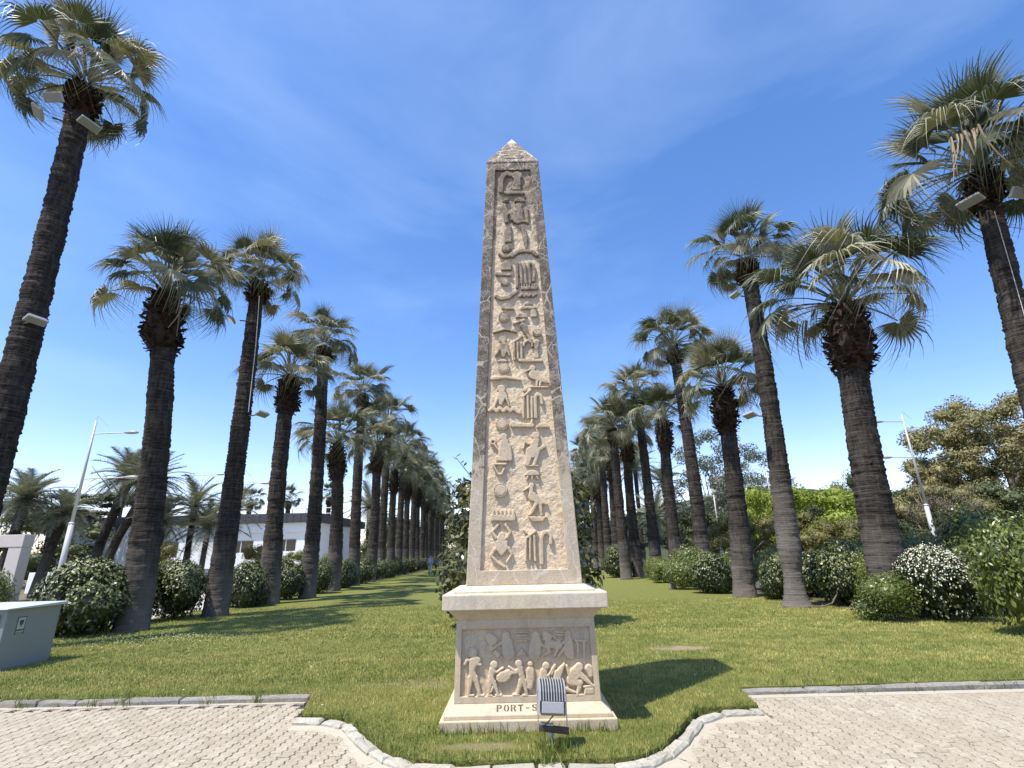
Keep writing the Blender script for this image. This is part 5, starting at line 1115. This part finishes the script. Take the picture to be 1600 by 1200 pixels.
# ------------------------------------------------------------------ grey cabinet
cbx = empty('utility_cabinet', 'grey metal utility cabinet with sloping lid standing on the grass at the left edge', 'cabinet', (-9.12, 9.84, 0))
MB().box(-.56,-.52,-.03,.56,.55,.93).build('body', M['cabinet'], cbx, bevel=.012)
MB().add([(-.62,-.60,.932),(.62,-.60,.932),(.62,.62,.932),(-.62,.62,.932),(-.62,-.60,.955),(.62,-.60,.955),(.62,.62,.985),(-.62,.62,.985)], [(3,2,1,0),(4,5,6,7),(0,1,5,4),(1,2,6,5),(2,3,7,6),(3,0,4,7)]).build('lid', M['cabinet_lid'], cbx, bevel=.008)
dr = MB().box(-.49,-.545,.06,.46,-.522,.86).build('door', M['cabinet'], cbx, bevel=.006)
MB().box(.34,-.565,.72,.40,-.546,.80).build('lock', M['lamp_dark'], dr)
stk = MB().box(.5605,-.30,.52,.5625,-.13,.80).build('sticker', M['sticker_dark'], cbx)
MB().box(.563,-.285,.60,.564,-.145,.785).build('sticker_field', M['sticker'], stk)
em = MB(); em.prism([(0,0)]*0 or [(-.045,.02),(0,-.06),(.045,.02),(.035,.05),(-.035,.05)], 0, .001)
e_ = em.build('emblem', M['sticker_dark'], stk, loc=(.5645, -.215, .695), rot=(R(90), 0, R(90)))
MB().box(.563,-.285,.555,.564,-.145,.575).build('sticker_line', M['sticker'], stk); MB().box(.563,-.285,.53,.564,-.16,.543).build('sticker_line', M['sticker'], stk)

# ------------------------------------------------------------------ spotlight in front of the obelisk
M['fin'] = plain('dull_aluminium_fin', (.42,.42,.41), .5, .2, var=.15, scale=30)
SX, SY = .30, 5.40
SPS = .77
sp_ = empty('spotlight', 'grey finned spotlight on a short stand in the grass in front of the obelisk', 'spotlight', (SX, SY, 0)); sp_.scale = (SPS, SPS, SPS*1.12)
MB().tube([(-.02,.02,-.05),(-.02,.02,.165)], .030, 10).build('post', M['lamp_grey'], sp_, smooth=True)
pl = MB(); Mp = Euler((0, R(5), R(-6))).to_matrix().to_4x4()
pl.box(-.175,-.035,.165,.175,.035,.178, Mp).box(-.175,-.040,.125,.175,-.0352,.178, Mp)
pl.build('base_plate', M['rust'], sp_, bevel=.004)
MB().box(-.16,-.03,.181,-.01,.03,.20, Mp).build('terminal_box', M['sticker'], sp_, bevel=.004)
for s in (-1, 1): MB().box(s*.170-.006, -.012, .175, s*.170+.006, .012, .52).build('yoke_arm', M['lamp_grey'], sp_)
Mh = Matrix.Translation((-.005, .0, .455)) @ Euler((R(-14), R(4), R(6))).to_matrix().to_4x4()
prof = [(-.10,-.155),(-.115,-.06),(-.10,.03),(-.075,.09),(-.02,.145),(.05,.165),(.11,.150),(.12,-.14),(.04,-.175)]
hb = MB(); n = len(prof); W_ = .150
hb.add([Mh @ Vector((s*W_*(.80 if z < -.13 else 1), y, z)) for s in (-1, 1) for y, z in prof], [tuple(range(n)), tuple(range(2*n-1, n-1, -1))]+[(k, n+k, n+(k+1) % n, (k+1) % n) for k in range(n)])
hs2 = hb.build('housing', M['lamp_dark'], sp_)
sm = MB(); sm.add([Mh @ Vector((s*(W_+.002)*(.86), y*1.03-.004, z)) for s in (-1, 1) for y, z in ((-.104,-.16),(-.118,-.055),(.0,-.05),(.0,-.178))], [(0,1,2,3),(7,6,5,4),(0,4,5,1),(1,5,6,2),(2,6,7,3),(3,7,4,0)])
sm.build('front_shield', M['fin'], sp_, bevel=.006)
for k in range(10):
    x = lerp(-W_+.004, W_-.004, k/9); fb = MB(); pr = [(-.128,-.050),(-.116,.035),(-.086,.100),(-.025,.160),(.045,.182),(.05,.15),(-.02,.13),(-.06,.08),(-.08,.03),(-.09,-.050)]; n = len(pr); t = .0042
    fb.add([Mh @ Vector((x+s*t, y, z)) for s in (-1, 1) for y, z in pr], [tuple(range(n)), tuple(range(2*n-1, n-1, -1))]+[(q_, n+q_, n+(q_+1) % n, (q_+1) % n) for q_ in range(n)])
    fb.build('cooling_fin', M['fin'], sp_)
for s in (-1, 1):
    fb = MB(); n = len(prof); fb.add([Mh @ Vector((s*(W_+d), y*1.04, z*1.04)) for d in (.002, .009) for y, z in prof], [tuple(range(n)), tuple(range(2*n-1, n-1, -1))]+[(q_, n+q_, n+(q_+1) % n, (q_+1) % n) for q_ in range(n)])
    fb.build('side_plate', M['lamp_white'], sp_)
MB().tube([(.02,-.06,.30),(-.05,-.07,.24),(-.10,-.03,.19)], .007, 6).build('cable', M['cable_dark'], sp_)

# ------------------------------------------------------------------ the distant walker
pe = empty('person', 'tiny distant person in pale blue top and grey trousers beyond the lawn', 'person', (-7.35, 46.5, 0))
def skin_body(name, verts, edges, radii, mat, parent, root=0, sub=1):
    me = bpy.data.meshes.new(name); me.from_pydata(verts, edges, []); me.materials.append(mat); o = obj(name, me, parent)
    sk = o.modifiers.new('skin', 'SKIN'); 
    for i, r_ in enumerate(radii): me.skin_vertices[0].data[i].radius = (r_, r_)
    me.skin_vertices[0].data[root].use_root = True
    sk.use_smooth_shade = True
    if sub: o.modifiers.new('sub', 'SUBSURF').levels = sub; o.modifiers['sub'].render_levels = sub
    return o
if True:
    bvs = [(0,0,.95),(0,0,1.12),(0,0,1.32),(0,.01,1.44),(0,-.01,1.52),(0,-.02,1.62),(0,-.01,1.70),(.17,0,1.40),(.22,.03,1.15),(.20,-.10,.93),(-.17,0,1.40),(-.22,.03,1.15),(-.21,-.06,.92),(.10,0,.88),(.11,-.10,.50),(.11,-.04,.09),(.11,-.17,.04),(-.10,0,.88),(-.11,.08,.50),(-.11,.20,.10),(-.11,.10,.04)]
    bes = [(0,1),(1,2),(2,3),(3,4),(4,5),(5,6),(2,7),(7,8),(8,9),(2,10),(10,11),(11,12),(0,13),(13,14),(14,15),(15,16),(0,17),(17,18),(18,19),(19,20)]
    rad = [.13,.125,.14,.07,.06,.10,.09,.065,.045,.035,.065,.045,.035,.085,.06,.045,.035,.085,.06,.045,.035]
    me = bpy.data.meshes.new('body'); me.from_pydata(bvs, bes, []); 
    bo_ = obj('body', me, pe); me.materials.append(M['skin'])
    bm = bmesh.new(); bm.from_mesh(me); lay_ = bm.verts.layers.skin.verify()
    for i, v_ in enumerate(bm.verts): v_[lay_].radius = (rad[i], rad[i]); v_[lay_].use_root = (i == 0)
    bm.to_mesh(me); bm.free(); bo_.modifiers.new('skin', 'SKIN'); s_ = bo_.modifiers.new('sub', 'SUBSURF'); s_.levels = 1; s_.render_levels = 1
    MB().tube([(0,0,.93),(0,0,1.12),(0,0,1.34),(0,0,1.46)], [.165,.155,.185,.085], 12).tube([(.12,0,1.42),(.225,.03,1.14),(.22,-.02,1.05)], [.085,.066,.06], 8).tube([(-.12,0,1.42),(-.225,.03,1.14),(-.22,0,1.05)], [.085,.066,.06], 8).build('shirt', M['shirt'], pe, smooth=True)
    MB().tube([(.05,0,.96),(.10,-.02,.80),(.11,-.10,.50),(.11,-.04,.10)], [.12,.105,.08,.066], 10).tube([(-.05,0,.96),(-.10,.02,.80),(-.11,.08,.50),(-.11,.20,.11)], [.12,.105,.08,.066], 10).build('trousers', M['trousers'], pe, smooth=True)
    MB().tube([(0,.02,1.60),(0,.02,1.68),(0,.0,1.75)], [.115,.112,.05], 10).build('hair', M['hair'], pe, smooth=True)

# ------------------------------------------------------------------ grass blades, weeds, daisies
rs = np.random.RandomState(8)
def scatter(n, x0, x1, y0, y1, p=1.0):
    x = rs.uniform(x0, x1, n); u = rs.rand(n)
    y = (y0**p+u*(y1**p-y0**p))**(1/p) if p != 0 else y0*(y1/y0)**u
    return x, y
def blades(x, y, hmin, hmax, w, z0=-.014, lean=.5):
    n = len(x); a = rs.uniform(0, 6.283, n); h = rs.uniform(hmin, hmax, n); l = rs.uniform(0, lean, n)*h; b = rs.uniform(0, 6.283, n)
    ww = w*rs.uniform(.6, 1.2, n)*.5; dx, dy = np.cos(a)*ww, np.sin(a)*ww; lx, ly = np.cos(b)*l, np.sin(b)*l; z = np.full(n, z0)
    V = np.stack([np.stack([x-dx, y-dy, z], -1), np.stack([x+dx, y+dy, z], -1), np.stack([x+dx*.7+lx*.35, y+dy*.7+ly*.35, z+h*.6], -1), np.stack([x-dx*.7+lx*.35, y-dy*.7+ly*.35, z+h*.6], -1), np.stack([x+lx, y+ly, z+h], -1)], 1).reshape(-1, 3)
    i = np.arange(n)[:,None]*5; F = np.concatenate([np.concatenate([i, i+1, i+2], 1), np.concatenate([i, i+2, i+3], 1), np.concatenate([i+3, i+2, i+4], 1)])
    return V, F
parts = []
def add_blades(x, y, *a, **k):
    V, F = blades(x, y, *a, **k); parts.append((V, F))
def lawn_mask(x, y): 
    m = inside(x, y, LAWN) & (abs(x) < 1.08*y+.8) & ~((abs(x-OX) < .89) & (abs(y-OY) < .89))
    wob = 1+.55*np.sin(7*x+2*y)*np.sin(13*y+5*x); bare = (((x-2.85)/.62)**2+((y-10.15)/.26)**2)*wob; bare2 = (((x+.35)/.5)**2+((y-5.45)/.10)**2)
    m &= (bare > .25+1.1*rs.rand(len(x))) & (bare2 > .5+rs.rand(len(x)))
    return m
for n, y0, y1, hm, hx, w in ((190000,5.1,8.0,.014,.042,.0062),(150000,8.0,12.0,.016,.044,.010),(90000,12.0,20.0,.020,.046,.018)):
    x, y = scatter(n, -11 if y0 < 8 else -13, 11 if y0 < 8 else 13, y0, y1, -1.0); m_ = lawn_mask(x, y); add_blades(x[m_], y[m_], hm, hx, w)
V = np.concatenate([p[0] for p in parts]); off = 0; Fs = []
for p in parts: Fs.append(p[1]+off); off += len(p[0])
tag(obj('grass', mesh('grass', V, np.concatenate(Fs), M['blade'])), kind='stuff')
# longer tufts along kerbs, plinth and the stand
parts = []
def tuft(cx_, cy_, n, r_, h0_, h1_, w=.008, z=-.014, lean=.9):
    x = cx_+rs.normal(0, r_, n); y = cy_+rs.normal(0, r_, n); add_blades(x, y, h0_, h1_, w, z0=z, lean=lean)
tuft(.30, 5.28, 170, .085, .05, .15, .010); tuft(.22, 5.08, 60, .05, .05, .12, .011)
for x in np.arange(-.85, 1.0, .055): tuft(x+rs.normal(0, .02), 5.815, int(rs.uniform(2, 14)), .022, .04, .13, .008)
for x in np.arange(-14, -2.7, .16):
    if rs.rand() < .75: tuft(x, 7.56, int(rs.uniform(4, 22)), .045, .04, .10, .010)
for x in np.arange(2.9, 14, .16):
    if rs.rand() < .75: tuft(x, 7.42+.02*x, int(rs.uniform(4, 20)), .045, .04, .10, .010)
for x in list(rs.uniform(-9, -2.8, 14))+list(rs.uniform(3, 9, 12)): tuft(x, (7.46 if x < 0 else 7.26+.028*(x-3)), int(rs.uniform(5, 24)), .05, .03, .09, .009, z=ZP)
for x in (-6.35,-5.4,-5.0,-3.95,-3.3,4.6,6.05,6.2,3.4): tuft(x, 7.46, 46, .06, .06, .15, .010, z=ZP)
E_ = EDGE_L[2:]+EDGE_R[:-2]
for (xa, ya), (xb, yb_) in zip(E_, E_[1:]):
    for t in np.arange(0, 1, .12/max(.12, math.hypot(xb-xa, yb_-ya))):
        if rs.rand() < .9: tuft(lerp(xa, xb, t), lerp(ya, yb_, t)-.01, int(rs.uniform(5, 22)), .035, .03, .085, .008, lean=1.3)
for _ in range(46):                                        # weeds in the paving joints near the kerb
    x = rs.choice([-1, 1])*rs.uniform(1.2, 4.6); y = rs.uniform(5.2, 7.2); tuft(x, y, int(rs.uniform(3, 10)), .022, .012, .035, .007, z=ZP-.01)
V = np.concatenate([p[0] for p in parts]); off = 0; Fs = []
for p in parts: Fs.append(p[1]+off); off += len(p[0])
tag(obj('weed_tufts', mesh('weed_tufts', V, np.concatenate(Fs), M['weed'])), kind='stuff')
# fallen white petals and daisies
px_, py_ = [], []
for _ in range(360):
    px_.append(rs.normal(-8.2, 1.1)); py_.append(rs.normal(12.6, .6)+abs(px_[-1]+8)*.1)
for _ in range(160): px_.append(rs.uniform(-8, 8)); py_.append(rs.uniform(6, 18))
px_, py_ = np.array(px_), np.array(py_); m_ = lawn_mask(px_, py_); px_, py_ = px_[m_], py_[m_]; n = len(px_)
dv = []; df = []
for i in range(n):
    s = rs.uniform(.008, .016); a = rs.uniform(0, 1.5); z = rs.uniform(.02, .04); b = len(dv)
    dv.append((px_[i], py_[i], z+.004))
    for k in range(6): t = a+k*1.047; dv.append((px_[i]+s*math.cos(t), py_[i]+s*math.sin(t), z+.004*(k % 2)))
    df += [(b, b+1+k, b+1+(k+1) % 6) for k in range(6)]
tag(obj('daisies', mesh('daisies', dv, df, M['petal'])), kind='stuff')
